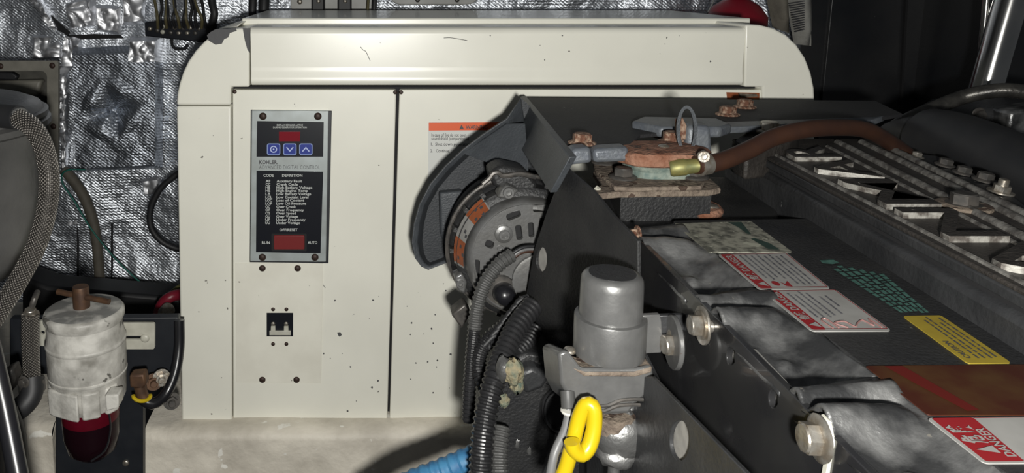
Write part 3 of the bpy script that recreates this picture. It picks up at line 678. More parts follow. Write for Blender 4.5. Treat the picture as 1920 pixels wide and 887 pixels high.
def danger(Q, seed, two=False, art=False):
    s = rsticker(*Q, 'danger_label', 'danger_white', .05); f = smap(*Q); f2 = smap(*Q, dz=.0020); rr = random.Random(seed)
    v0 = .60 if two else .80; mr = MB(); vt = .975 if not two else .97
    mr.add([f(u, v) for u, v in rrect(.02, v0, .98, vt, .03)], [list(range(20))])
    mr.build('red_band', 'danger_red', s, smooth=False, recalc=False)
    mw = MB()
    if two:
        put_poly(mw, [(.17,.74),(.33,.74),(.25,.93)], f2)
        put_text(mw, '危', (.38,.76,.56,.92), f2, .03); put_text(mw, '険', (.62,.76,.80,.92), f2, .03); put_text(mw, 'DANGER', (.10,.63,.72,.72), f2, .02)
    else:
        put_poly(mw, [(.06,.83),(.18,.83),(.12,.95)], f2); put_text(mw, '危険', (.23,.85,.42,.945), f2, .03); put_text(mw, 'DANGER', (.46,.84,.93,.94), f2, .02)
    mw.build('lettering', 'danger_white', s, smooth=False, recalc=False)
    ml = MB()                                               # thin red border
    e = .035
    for a in ((e,.02,.97,.032),(e,.02,e+.01,v0),(.965,.02,.975,v0)): spoly(ml, *a, f)
    ml.build('border', 'danger_red', s, smooth=False, recalc=False)
    mk = MB()
    if two: rowsv = []
    elif art: rowsv = [(.70,.30,.90),(.62,.30,.86),(.53,.30,.95),(.45,.34,.90),(.33,.38,.80),(.24,.55,.82)]
    else: rowsv = [(.70,.28,.94),(.62,.24,.95),(.54,.30,.92),(.45,.26,.95),(.36,.12,.90),(.28,.10,.94),(.20,.10,.88),(.12,.10,.9)]
    for v, a, b in rowsv: words(mk, a, v, b, v+.030, f, rr, lo=.03, hi=.12)
    if two:
        for k in range(5): put_poly(mk, [(.25+k*.05, .33-.01*k), (.33+k*.05, .30-.02*k), (.31+k*.05, .33-.02*k)], f)
    mk.build('text_lines', 'print_faint', s, smooth=False, recalc=False)
    mp = MB()
    if art:
        mp.tube([f(.06,.50), f(.16,.60), f(.20,.45), f(.08,.40), f(.15,.32), f(.22,.2), f(.10,.15), f(.25,.10), f(.06,.08)], .0008, segs=5, step=.004)
        mp.tube([f(.05,.70), f(.22,.72), f(.26,.64), f(.06,.62)], .0008, segs=5, step=.004)
    elif not two:
        mp.add([f(*q) for q in circ(.14,.68,.06,.05)], [list(range(20))]); put_poly(mp, [(.05,.50),(.20,.48),(.12,.56),(.18,.60),(.07,.58)], f)
    else: put_poly(mp, [(.05,.1),(.08,.1),(.08,.5),(.05,.5)], f)
    mp.build('pictogram', 'danger_pink' if art else 'danger_red', s, smooth=False, recalc=False)
    return s
danger(((1345,478),(1474,475),(1558,543),(1424,545)), 1)
danger(((1428,546),(1566,544),(1672,622),(1522,623)), 2, art=True)
danger(((1737,786),(1950,783),(2040,870),(1845,871)), 3, two=True)
# green print, yellow caution, brown faded label
f = smap((1528,490),(1622,484),(1744,588),(1690,593)); mbx = MB(); rr = random.Random(5)
put_poly(mbx, [(.92,.62),(.985,.66),(.99,.92),(.93,.95),(.90,.80)], f)
for k in range(6):
    v = .04+k*.155; words(mbx, .03 if k > 1 else .0, v, .86-.05*abs(k-4), v+.105, f, rr, lo=.03, hi=.13)
mbx.build('green_print', 'label_teal', hx, smooth=False, recalc=False)
QY = ((1692,594),(1764,593),(1896,682),(1814,683)); sy = rsticker(*QY, 'caution_label', 'label_yellow', .05); f = smap(*QY); mbx = MB()
put_text(mbx, 'CAUTION', (.08,.76,.42,.90), f, .02)
rr = random.Random(9)
for v, a, b in ((.58,.08,.9),(.44,.08,.95),(.28,.08,.85),(.14,.1,.95)): words(mbx, a, v, b, v+.055, f, rr, lo=.05, hi=.14)
mbx.build('lettering', 'print_dark', sy, smooth=False, recalc=False)
QB = ((1622,688),(1960,685),(2050,780),(1740,780)); sb = rsticker(*QB, 'faded_brown_label', 'label_brown', .02); f = smap(*QB); mbx = MB()
put_poly(mbx, [(.08,.66),(.98,.80),(.98,.90),(.60,.85),(.06,.74)], f); mbx.build('red_band', 'label_redfade', sb, smooth=False, recalc=False)

# ---- belt guard with top tray
bg = thing('belt_guard', 'dark grey belt guard with flat black tray above the alternator', 'belt guard', (.27, 1.2, 1.0))
ZT = -.218
tray = [(977,183),(1642,189),(1692,213),(1640,222),(1342,239),(1200,252),(1182,270),(1076,279),(1068,299)]
MB().prism([PZ(x, y, ZT) for x, y in tray], (0,0,-.006)).build('tray', 'tray_black', bg, bevel=.001)
sk = [PZ(977,183,ZT)+Vector((0,0,.003)), PZ(1068,299,ZT)+Vector((0,0,.003)), PY(1031,362,.945), PY(948,236,1.40)]
MB().prism(sk, (.010,.003,0)).build('skirt', 'guard_grey', bg, bevel=.0015)
MB().prism([PZ(x, y, ZT+.001) for x, y in ((1342,229),(1640,219),(1660,216),(1640,224),(1342,240))], (0,0,-.010)).build('front_lip', 'lip_grey', bg, bevel=.002)
MB().prism([PZ(x, y, ZT+.010) for x, y in ((1184,227),(1205,218),(1345,221),(1372,232),(1352,238),(1240,238))], (0,0,-.016)).build('stay_bar', 'lip_grey', bg, bevel=.004)
MB().prism([PY(x, y, 1.02) for x, y in ((1290,236),(1334,236),(1338,300),(1286,300))], (0,.03,0)).build('stay_foot', 'lip_grey', bg, bevel=.006)
MB().prism([PY(x, y, .955) for x, y in ((1074,280),(1108,276),(1112,306),(1066,311))], (0,.03,0)).build('mount_lug', 'lip_grey', bg, bevel=.005)
MB().prism([PY(x, y, .975) for x, y in ((1113,280),(1180,276),(1180,304),(1113,306))], (0,.03,0)).build('mount_lug', 'lip_grey', bg, bevel=.005)
for x, y, r in ((1091,270,.013),(1364,216,.013),(1396,202,.013)): bolt(bg, PZ(x, y, ZT)+Vector((0,0,.001)), (0,0,1), r, 'bolt_rust', 'hex', 'bolt', .5)
bolt(bg, PZ(1262,268,ZT-.005)+Vector((0,0,.0)), (0,0,1), .015, 'bolt_rust', 'hex')
# guard pan
GP = 1.30
outl = [(977,184),(950,222),(905,252),(868,280),(834,312),(806,346),(786,384),(776,420),(772,455),(778,484),(790,500),(803,506),(840,492)]
inr = [(985,240),(960,246),(915,262),(880,292),(850,320),(823,352),(803,388),(795,420),(792,452),(795,474),(800,486),(806,492),(838,480)]
back = outl + [(1000,500),(1040,240)]
MB().prism([PY(x, y, GP) for x, y in back], (0,.004,0)).build('back_plate', 'guard_dark', bg)
rim = MB()
n = len(outl)
Fr = [PY(x, y, GP-.055) for x, y in outl]; Fi = [PY(a+(b-a)*.55 if k else a, c+(d-c)*.55 if k else c, GP-.050) for k, ((a, c), (b, d)) in enumerate(zip(outl, inr))]
Bk = [PY(x, y, GP+.004) for x, y in outl]; Bi = [PY(x, y, GP) for x, y in inr]
rim.add(Fr+Fi+Bi+Bk, [[i, i+1, n+i+1, n+i] for i in range(n-1)]+[[n+i, n+i+1, 2*n+i+1, 2*n+i] for i in range(n-1)]+[[i, i+1, 3*n+i+1, 3*n+i] for i in range(n-1)]+[[0,n,2*n,3*n],[n-1,2*n-1,3*n-1,4*n-1]])
rim.build('rim', 'guard_grey', bg, bevel=.002, ang=50)
MB().prism([PY(x, y, d) for x, y, d in ((868,288,1.25),(950,232,1.24),(985,232,1.22),(992,334,1.16))], (0,.006,0)).build('web', 'guard_grey', bg, bevel=.001)
MB().prism([PY(x, y, 1.28) for x, y in ((824,362),(868,358),(868,440),(838,470),(826,440))], (0,.02,0)).build('rib', 'guard_grey', bg, bevel=.004)

# ---- alternator
AY = 1.10
ac = PY(988, 484, AY)
al = thing('alternator', 'round silver alternator with slotted end cover and orange sticker', 'alternator', (ac.x, AY+.05, ac.z-.12))
k = AY/F
MB().lathe([(120*k,.0),(141*k,.01),(146*k,.018),(146*k,.03),(138*k,.034),(138*k,.085),(120*k,.10)], ac+Vector((0,.035,0)), (0,1,0), 64).build('stator_case', 'engine_black', al)
fins = MB()
for j in range(40):
    t = 2*math.pi*j/40
    c = ac+Vector((math.cos(t)*139*k, .03, math.sin(t)*139*k)); d = Vector((-math.sin(t), 0, math.cos(t)))*.0035; r = Vector((math.cos(t), 0, math.sin(t)))*.006
    if j % 2 == 0: fins.prism([c-d-r, c+d-r, c+d+r, c-d+r], (0,.04,0))
fins.build('cooling_fins', 'engine_black', al)['kind'] = 'stuff'
MB().tube([ac+Vector((math.cos(t)*149*k, .055, math.sin(t)*149*k)) for t in [q*math.pi/30 for q in range(61)]], .0035, segs=8, step=.02).build('case_band', 'bolt_dark', al)
MB().lathe([(138*k,.045),(136*k,.02),(122*k,.012)], ac, (0,1,0), 64).build('case_ring', 'engine_black', al)
# end cover with slots: flat face + rounded shoulder
S0 = 104
def alp(x, y): return PY(x, y, AY-.012)
slots = []
def slot(cx, cy, L, W, ang):
    a = math.radians(ang); pts = rrect(-L/2, -W/2, L/2, W/2, min(L, W)*.35, 3)
    return [(cx+x*math.cos(a)-y*math.sin(a), cy+x*math.sin(a)+y*math.cos(a)) for x, y in pts]
slots = [slot(963,404,28,13,-22), slot(1014,391,30,13,-4), slot(973,436,12,28,-8)[::1], slot(996,431,11,28,-4), slot(1016,420,11,24,8), slot(893,508,13,42,2), slot(918,458,17,14,25)]
slots = [[(x, y) for x, y in s] for s in slots]
fo = circ(990, 488, S0, S0, 64)
plate_holes(fo, slots, alp, (0,.008,0), 'end_cover', 'alu', al, bevel=.001)
c2 = PY(990,488,AY-.012)
sh = MB(); NN = 64; ringp = [(S0*k*.989,0),(111*k,.001),(117*k,.006),(120*k,.014),(121*k,.04)]
vs = []; fs = []
for r, t in ringp:
    for q in range(NN): th = 2*math.pi*q/NN; vs.append(c2+Vector((r*math.cos(th), t, r*math.sin(th))))
for i in range(len(ringp)-1):
    for q in range(NN): fs.append([i*NN+q, i*NN+(q+1) % NN, (i+1)*NN+(q+1) % NN, (i+1)*NN+q])
sh.add(vs, fs); sh.build('cover_shoulder', 'alu', al, ang=60)
MB().lathe([(108*k,0),(108*k,.02)], c2+Vector((0,.014,0)), (0,1,0), 40).build('inner_face', 'gap', al)
for x, y, r in ((945,440,.0085),(938,466,.005)): bolt(al, PY(x, y, AY-.012), (0,-1,0), r, 'alu', 'socket')
MB().lathe([(.012,0),(.0135,.001),(.0135,.003),(.012,.004)], PY(945,440,AY-.0155), (0,1,0), 24).build('bolt_boss', 'alu', al)
bolt(al, PY(953,361,AY-.004), (0,-1,0), .0085, 'alu', 'socket')
MB().prism([PY(x, y, AY-.004) for x, y in ((932,371),(942,352),(952,347),(964,353),(974,357),(964,367),(952,374))], (0,.03,0)).build('ear', 'alu', al, bevel=.003)
bolt(al, PY(863,532,AY+.01), (0,-1,0), .0065, 'alu', 'socket')
MB().prism([PY(x, y, AY+.01) for x, y in ((852,520),(866,512),(876,530),(872,552),(858,545))], (0,.03,0)).build('ear', 'alu', al, bevel=.003)
MB().prism([PY(x, y, AY+.012) for x, y in ((846,590),(872,570),(884,588),(866,618))], (0,.03,0)).build('lower_ear', 'bolt_dark', al, bevel=.003)
MB().prism([PY(x, y, AY+.02) for x, y in ((918,322),(940,310),(985,318),(1010,345),(1000,370),(960,362),(925,350))], (0,.05,0)).build('rear_ear', 'engine_black', al, bevel=.006)
MB().tube([PY(x, y, AY+.015) for x, y in ((905,345),(918,334),(924,326),(934,324),(944,330),(975,326),(1004,332))], .004, segs=8).build('cast_ridge', 'bolt_dark', al)
st = MB().lathe([(.017,0),(.0165,-.012),(.012,-.020),(.004,-.024)], PY(944,549,AY-.02), (0,1,0), 24).build('terminal_boot', 'rubber_gloss', al)
MB().lathe([(.022,.0),(.022,.012)], PY(940,545,AY-.02), (0,1,0), 24).build('terminal_base', 'bolt_dark', al)
MB().lathe([(.040,.0),(.040,.004),(.036,.005)], PY(1010,525,AY-.016), (0,-1,0), 32).build('bearing_cap', 'alu', al)
for pts in ([(911,384),(916,386),(914,396)],): pass
# curved orange/white sticker on the case
def onc(ang, t):    # ang degrees image-wise, t depth 0..1
    a = math.radians(ang); return ac+Vector((math.cos(a)*(140-20*t)*k, .034-.040*t, math.sin(a)*(140-20*t)*k))
def band(a0, a1, name, m, parent, lift=.0):
    return MB().grid(12, 4, lambda u, v: onc(a0+(a1-a0)*u, .02+v*.72)+Vector((0,-.004-lift,0))).build(name, m, parent, recalc=False)
sk0 = band(127, 190, 'spec_label', 'danger_white', al)
band(128, 147, 'label_field', 'orange_worn', al, .0006); band(166, 188, 'label_field', 'orange_worn', al, .0006)
mg = MB()
for a0, t0 in ((131,.3),(136,.2),(141,.55),(133,.65),(156,.4),(159,.55),(170,.4),(176,.6),(181,.3)):
    mg.grid(2, 1, lambda u, v: onc(a0+3.0*u, t0+.13*v)+Vector((0,-.0056,0)))
mg.build('label_marks', 'print_dark', al, recalc=False)

# ---- thermostat housing
th = thing('thermostat_housing', 'rusty oval thermostat housing bolted on top of the engine', 'thermostat', PZ(1225,330,-.262))
ZB = -.2555
base = [(1112,306),(1122,297),(1180,287),(1290,290),(1322,340),(1316,349),(1180,352),(1152,350),(1118,322)]
MB().prism([PZ(x, y, ZB) for x, y in base], (0,0,-.006)).build('flange', 'rust_grey', th, bevel=.002)
gk = [(1112,322),(1135,300),(1290,296),(1352,352),(1330,357),(1160,360),(1118,364),(1112,356),(1128,346)]
MB().prism([PZ(x, y, ZB-.007) for x, y in gk], (0,0,-.008)).build('gasket_plate', 'rust_grey', th, bevel=.0015)
MB().prism([PZ(x, y, ZB-.015) for x, y in ((1140,305),(1300,300),(1335,352),(1165,354))], (0,0,-.05)).build('neck', 'engine_black', th)
MB().blob(PZ(1118,362,ZB-.012), .006, .006, .008, .3, 8, 2).build('sealant_bead', 'bracket_cream', th)
cc = PZ(1234,324,ZB)
def ell(rx, ry, z, n=40, p=2.4):
    out = []
    for q in range(n):
        t = 2*math.pi*q/n; c, s = math.cos(t), math.sin(t)
        e = 1-.06*math.cos(2*t)+.03*math.cos(6*t)
        out.append(cc+Vector((rx*e*math.copysign(abs(c)**(2/p), c), ry*e*math.copysign(abs(s)**(2/p), s), z)))
    return out
nk = MB(); rings = [ell(.050,.034,-.001), ell(.048,.034,.008), ell(.052,.036,.017)]
for a, b in zip(rings[:-1], rings[1:]): nk.loft(a, b)
nk.build('lower_body', 'verdigris', th, ang=50)
cpz = MB(); rings = [ell(.058,.038,.016), ell(.067,.043,.020), ell(.069,.044,.030), ell(.065,.042,.034), ell(.05,.033,.037), ell(.02,.014,.038)]
for a, b in zip(rings[:-1], rings[1:]): cpz.loft(a, b)
cpz.build('cap', 'rust', th, ang=50)
bolt(th, cc+Vector((.002,-.008,.036)), (0,0,1), .008, 'bolt_steel', 'dome')
for x, y, m in ((1133,306,'bolt_dark'),(1168,334,'bolt_dark'),(1302,333,'bolt_dark')): bolt(th, PZ(x, y, ZB)+Vector((0,0,.001)), (0,0,1), .0125, m, 'hex')
for x, y in ((1165,334),(1303,334),(1130,306)):
    pass
bolt(th, PZ(1258,278,ZB)+Vector((0,.03,.012)), (0,0,1), .013, 'bolt_rust', 'hex')
n0 = PY(1256,316,.960); n1 = PY(1312,310,.950)
MB().lathe([(.0095,0),(.011,.003),(.011,.018),(.0095,.021),(.0095,.040)], n0, (n1-n0), 20).build('hose_nipple', 'brass', th)
# brown hose with its clamp
bh = [(1304,310,.950),(1350,303,.960),(1400,283,.98),(1450,258,1.0),(1510,243,1.02),(1570,239,1.05),(1620,243,1.08),(1660,262,1.11),(1700,290,1.14)]
tag(MB().tube([PY(*p) for p in bh], .0118, segs=18).build('breather_hose', 'hose_brown'), 'brown rubber hose arching from the thermostat over the rocker cover', 'hose')
hc = thing('hose_clamp', 'small steel worm drive clamp on the brown hose end', 'clamp', PY(1318,300,.955))
pc = PY(1320,308,.952); ax = (PY(1350,303,.960)-PY(1304,310,.950)).normalized()
MB().lathe([(.0128,-.007),(.0138,-.0065),(.0138,.0065),(.0128,.007)], pc, ax, 28).build('band', 'bolt_steel', hc)
bolt(hc, PY(1316,292,.94)+Vector((0,-.004,0)), (-.2,-1,.1), .0075, 'bolt_steel', 'socket', 'screw')
# cushion clamp ring standing on the tray
cr = thing('cable_ring', 'black cushioned ring clamp standing upright on the tray', 'clamp', PY(1290,285,1.03))
def rp(t, rx, ry, Y): return PY(1288+rx*math.cos(t), 243+ry*math.sin(t), Y)
rb = MB(); NR = 40
for q in range(NR):
    t0, t1 = 2*math.pi*q/NR, 2*math.pi*(q+1)/NR
    A = [rp(t0,20,45,1.0), rp(t0,13,39,1.0), rp(t0,12,39,1.03), rp(t0,18,45,1.03)]; B = [rp(t1,20,45,1.0), rp(t1,13,39,1.0), rp(t1,12,39,1.03), rp(t1,18,45,1.03)]
    rb.add(A+B, [[0,1,5,4],[1,2,6,5],[2,3,7,6],[3,0,4,7]])
rb.build('band', 'guard_grey', cr, ang=50)
MB().prism([PY(x, y, 1.025) for x, y in ((1268,224),(1280,220),(1288,236),(1286,262),(1268,262))], (0,.006,0)).build('rusty_tab', 'bolt_rust', cr, bevel=.001)

# ---- fuel pump / solenoid cylinder
FY = .72; kf = FY/F
fp = thing('solenoid_pump', 'silver cylindrical pump with domed cap bolted to engine side', 'pump', PY(1133,770,FY))
t0 = PY(1148,520,FY); t1 = PY(1140,690,FY); axd = (t1-t0).normalized(); Lp = (t1-t0).length
hh = lambda y: (y-520)/170*Lp
MB().lathe([(46*kf,hh(512)),(54*kf,hh(514)),(59*kf,hh(521)),(60*kf,hh(532)),(61*kf,hh(588)),(61*kf,hh(592))], t0, axd, 48).build('cap', 'silver_paint', fp, ang=50)
MB().lathe([(30*kf,hh(511)),(45*kf,hh(511)),(45*kf,hh(513))], t0, axd, 40).build('cap_top', 'engine_black', fp)
MB().lathe([(62*kf,hh(589)),(69*kf,hh(590)),(70*kf,hh(593)),(70*kf,hh(655)),(69*kf,hh(660)),(62*kf,hh(661))], t0, axd, 48).build('mounting_band', 'silver_paint', fp, ang=50)
MB().lathe([(62*kf,hh(660)),(63*kf,hh(690)),(60*kf,hh(698))], t0, axd, 48).build('barrel', 'silver_paint', fp)
fl = [(1046,662),(1064,656),(1090,690),(1190,690),(1222,684),(1226,700),(1222,735),(1195,755),(1180,775),(1110,778),(1066,745),(1052,720)]
MB().loft([PY(x, y, FY-.032) if i > 1 else PY(x, y, FY-.03) for i, (x, y) in enumerate(fl)], [PY(680+(x-680)*(FY-.032)/(FY+.03)*1.0+ (x-1135)*0, y-14, FY+.03) for x, y in fl]).build('flange', 'silver_paint', fp, bevel=.003)
MB().prism([PY(x, y, FY-.033) for x, y in ((1072,690),(1098,697),(1190,697),(1224,688),(1222,700),(1190,708),(1095,707))], (0,.03,0)).build('flange_top', 'rust_grey', fp, bevel=.002)
bolt(fp, PY(1068,658,FY-.01), (0,-.2,1), .006, 'bolt_steel', 'dome')
MB().lathe([(50*kf,0),(46*kf,.006),(44*kf,.02)], PY(1148,765,FY), axd, 32).build('neck', 'rust_grey', fp)
br = [(1198,592),(1238,590),(1241,604),(1243,640),(1240,662),(1204,664)]
MB().prism([PY(x, y, FY-.006) for x, y in br], (0,.006,0)).build('bracket', 'silver_paint', fp, bevel=.001)
MB().prism([PY(x, y, FY+.004) for x, y in ((1236,592),(1300,590),(1300,612),(1236,640))], (0,.006,0)).build('bracket_arm', 'engine_grey', fp, bevel=.001)
bolt(fp, PY(1264,646,FY-.012), (-1,-.1,0), .0105, 'bolt_steel', 'hex')
MB().lathe([(.0255,0),(.0265,.001),(.0265,.004),(.0255,.005)], PY(1268,642,FY-.012), (-1,.08,0), 36).build('big_washer', 'silver_paint', fp)
bolt(fp, PY(1290,648,FY-.006), (1,.2,0), .007, 'bolt_dark', 'hex')
MB().blob(PY(1162,805,FY), .030, .026, .028, .10, 20, 8).build('foil_wrap', 'silver', fp, ang=60)
MB().blob(PY(1155,845,FY), .024, .022, .014, .10, 18, 9).build('foil_wrap', 'silver', fp, ang=60)
MB().lathe([(.006,0),(.006,.05)], PY(1152,862,FY), (0,0,-1), 14).build('outlet_stem', 'silver', fp)
for a in ((1112,772),(1118,762)):
    MB().tube([PY(a[0]+k2*22, a[1]-k2*4+3*math.sin(k2*2), FY-.034) for k2 in range(5)], .0018, segs=6).build('tie_wire', 'bolt_dark', fp)

# ---- yellow loop and grey lead
yl = [(1036,930,.66),(1056,890,.66),(1078,830,.66),(1098,775,.66),(1110,757,.66),(1117,790,.655),(1112,835,.65),(1098,852,.65),(1076,845,.648),(1064,862,.647)]
yl = [(1040,925,.66),(1060,880,.66),(1074,830,.66),(1087,780,.66),(1100,758,.658),(1113,766,.655),(1114,800,.652),(1105,836,.648),(1090,852,.645),(1076,842,.644),(1072,828,.644)]
tag(MB().tube([PY(*p) for p in yl], .0072, segs=18, step=.004).build('yellow_cable', 'yellow'), 'glossy bright yellow cable bent into a loop below the pump', 'cable')
gl = [(1064,735,.69),(1066,775,.68),(1058,810,.67),(1040,850,.66),(1030,900,.655)]
gw = thing('grey_lead', 'thin grey electrical lead with white tie beside the yellow loop', 'cable', PY(1030,900,.655))
MB().tube([PY(*p) for p in gl], .0042, segs=12).build('lead', 'grey_wire', gw)
MB().tube([PY(1064,734,.69), PY(1065,752,.685), PY(1066,768,.68)], .0068, segs=12).build('sleeve', 'conduit_grey', gw)
MB().lathe([(.0072,-.0015),(.0078,0),(.0072,.0015)], PY(1066,770,.68), (0,.1,-1), 16).build('tie', 'white_wire', gw)

# ---- conduits and hoses around the alternator
def hose(name, pts, r, m, label, cat, corr=.0, pitch=.006, grp=None, segs=14):
    o = MB().tube([PY(*p) for p in pts], r, segs=segs, corr=corr, pitch=pitch).build(name, m, ang=70 if not corr else 20)
    return tag(o, label, cat, grp)
hose('corrugated_conduit', [(960,478,1.04),(935,496,1.03),(910,530,1.02),(895,575,1.01),(889,622,1.0)], .0095, 'conduit_grey', 'grey corrugated conduit curving over the alternator face', 'conduit', .09, .0065)
hose('corrugated_conduit', [(889,618,1.0),(884,670,.99),(880,730,.98),(878,790,.975)], .0085, 'conduit', 'thin black corrugated conduit hanging straight down beside the cream door', 'conduit', .09, .006)
hose('corrugated_conduit', [(1000,572,.98),(968,614,.95),(944,665,.92),(926,715,.89),(912,770,.87),(904,830,.85),(900,910,.83)], .0135, 'conduit', 'thickest black corrugated conduit running down past the corroded bolt', 'conduit', .08, .0075, segs=18)
hose('corrugated_conduit', [(955,604,1.0),(918,634,.99),(900,665,.98),(899,700,.97),(914,735,.95)], .0095, 'conduit', 'short black corrugated conduit looped behind the thick conduit', 'conduit', .09, .006)
hose('corrugated_conduit', [(1004,616,.97),(990,640,.95),(968,664,.93)], .0095, 'conduit', 'short black conduit stub above the corroded green bolt', 'conduit', .09, .006)
hose('corrugated_conduit', [(940,800,.88),(935,850,.86),(938,910,.84)], .011, 'conduit_grey', 'grey ribbed conduit at the bottom edge beside thick black conduit', 'conduit', .09, .006)
for i, (dx, m, lb) in enumerate(((0,'rubber','topmost black wire entering the grey conduit at the alternator'), (5,'grey_wire','grey wire entering the grey conduit at the alternator'), (9,'hose_brown','reddish wire entering the grey conduit at the alternator'))):
    hose('alternator_wire', [(955+dx*.3,480+dx,1.04),(975,466+dx,1.04),(995,462+dx,1.045),(1020,464+dx,1.05)], .0025, m, lb, 'wire', grp='wires at the alternator', segs=8)
rt = random.Random(4)
tw = ('taped black wire twisted beside the alternator, uppermost of three', 'taped black wire twisted beside the alternator, middle of three', 'taped black wire twisted beside the alternator, lowest of three')
for j in range(3):
    pts = []
    for q in range(9):
        t = q/8; pts.append((985-70*t+7*math.sin(q*1.9+j*2.1), 560+88*t+7*math.cos(q*1.9+j*2.1), 1.0-.02*t))
    hose('twisted_wire', pts, .0042, 'rubber', tw[j], 'wire', grp='twisted black wires', segs=8)
hose('corrugated_hose', [(690,955,.93),(760,912,.93),(830,884,.93),(895,856,.93),(930,843,.95)], .0165, 'conduit_blue', 'blue corrugated hose crossing the bottom edge in front of the bearer', 'hose', .05, .014, segs=20)

# ================================================================== RIGHT BACKGROUND
tag(MB().tube([PY(1912,-60,1.62), PY(1896,0,1.62), PY(1870,90,1.62), PY(1843,185,1.62)], .030, segs=28, step=.05).build('polished_pipe', 'chrome'), 'polished steel pipe rising diagonally at upper right', 'pipe')
tag(MB().tube([PY(1852,-60,1.66), PY(1850,0,1.66), PY(1842,90,1.66), PY(1832,190,1.66)], .008, segs=14, step=.05).build('thin_pipe', 'chrome'), 'thin steel pipe just left of the polished pipe', 'pipe')
tag(MB().tube([PY(x, y, Y) for x, y, Y in ((1640,262,1.42),(1700,226,1.42),(1750,204,1.42),(1800,184,1.42),(1850,172,1.40),(1900,170,1.38),(1960,180,1.36))], .0135, segs=20).build('coolant_hose', 'pipe_dark'), 'dark shiny hose curving in front of the polished pipe', 'hose')
ad = thing('air_duct', 'fat black air duct lying along the far side of the engine', 'duct', PY(1840,300,1.2))
MB().tube([PY(x, y, Y) for x, y, Y in ((1680,262,1.36),(1730,258,1.28),(1790,272,1.2),(1860,300,1.12),(1960,350,1.02),(2060,410,.92))], lambda t: .034+.012*min(1, t*2), segs=28).build('duct', 'rubber', ad)
MB().tube([PY(x, y, Y) for x, y, Y in ((1745,262,1.25),(1790,272,1.2),(1860,300,1.12),(1960,350,1.02),(2060,410,.92))], .052, segs=28).build('sleeve', 'rubber', ad)
gx = thing('gear_box', 'dim grey housing in the dark corner under the shiny hose', 'housing', PY(1900,300,1.5))
MB().prism([PY(x, y, 1.5) for x, y in ((1800,232),(1850,205),(1990,190),(1990,330),(1800,280))], (0,.15,0)).build('body', 'engine_grey', gx, bevel=.01)
MB().prism([PY(x, y, 1.46) for x, y in ((1896,210),(1990,195),(1990,270),(1890,255))], (0,.06,0)).build('cover', 'casting', gx, bevel=.006)
bolt(gx, PY(1835,215,1.5), (0,-1,0), .010, 'bolt_dark')

# red container, bags behind the enclosure
rcn = thing('red_container', 'dark red rounded container behind the enclosure top right', 'container', PY(1378,60,2.16))
rp_ = PY(1378,45,2.16)
MB().lathe([(.06,-.10),(.078,-.095),(.082,-.03),(.082,.02),(.06,.05),(.03,.07),(.025,.09)], rp_+Vector((0,0,-.0)), (0,0,1), 36).build('body', 'red_can', rcn)
MB().lathe([(.03,.085),(.03,.11)], rp_, (0,0,1), 24).build('cap', 'gap', rcn)
MB().tube([PY(1322,32,2.07), PY(1335,8,2.07), PY(1352,-30,2.07)], .0025, segs=8).build('wire_handle', 'grey_wire', rcn)
def bag(name, m, quad, Y, label, seed):
    a, b, c, d = [PY(x, y, Y) for x, y in quad]
    def fn(u, v):
        p = (a*(1-u)+b*u)*(1-v)+(d*(1-u)+c*u)*v; bulge = math.sin(math.pi*u)*(.45+.55*min(1, (1-v)*5))
        p = p.copy(); p.y -= .035*bulge+.006*NZ.noise(Vector((p.x*30, p.z*12, seed))); return p
    def fb(u, v): p = fn(u, v).copy(); p.y = 2*Y-p.y; return p
    mb = MB(); mb.grid(18, 24, fn); mb.grid(18, 24, fb)
    o = mb.build(name, m); return tag(o, label, 'bag')
bag('cloth_bag', 'cloth_beige', ((1428,-60),(1476,-60),(1480,62),(1448,50)), 2.14, 'beige folded cloth bag hanging beside the red container', 1)
gb = thing('printed_bag', 'pale grey printed bag hanging behind the rounded right corner', 'bag', PY(1495,95,2.12))
b2 = bag('bag_body', 'cloth_grey', ((1468,-60),(1522,-60),(1520,86),(1488,82)), 2.12, 'x', 2)
for kk in ('label', 'category'): del b2[kk]
for v in b2.data.vertices: v.co -= ROOTLOC[gb.name]
b2.parent = gb
mg = MB()
for j in range(13):
    y = 6+j*4.4; q = [PY(1481+j*.9, y, 2.078), PY(1509, y-5, 2.078), PY(1509, y-3.2, 2.078), PY(1481+j*.9, y+1.6, 2.078)]
    mg.prism(q, (0,.006,0))
mg.build('print_lines', 'print_dark', gb, smooth=False)

# ================================================================== LEFT CLUSTER
# terminal block with wires
tb = thing('terminal_block', 'black terminal strip with rows of screws on the foil wall', 'terminal block', PY(335,75,2.22))
MB().prism([PY(x, y, 2.2) for x, y in ((271,42),(300,38),(408,44),(400,82),(272,68))], (0,.05,0)).build('strip', 'print_black', tb, bevel=.003)
for x, y, m in ((281,54,'bolt_steel'),(295,57,'bolt_dark'),(305,50,'bracket_cream'),(305,60,'bracket_cream'),(320,61,'bolt_dark'),(328,52,'bolt_steel'),(335,62,'bolt_steel'),(343,53,'bolt_dark'),(351,62,'bolt_steel'),(357,52,'bolt_steel'),(366,62,'bolt_dark'),(373,54,'bolt_dark')):
    bolt(tb, PY(x, y, 2.198), (0,-1,0), .0065, m, 'dome', 'terminal_screw')
MB().tube([PY(x, y, 2.19) for x, y in ((322,72),(323,84),(329,91),(346,92),(352,84))], .0042, segs=10).build('handle', 'gap', tb)
rr = random.Random(21)
wl = ['leftmost','second','third','fourth','fifth','sixth','seventh','eighth','ninth','tenth','eleventh','twelfth']
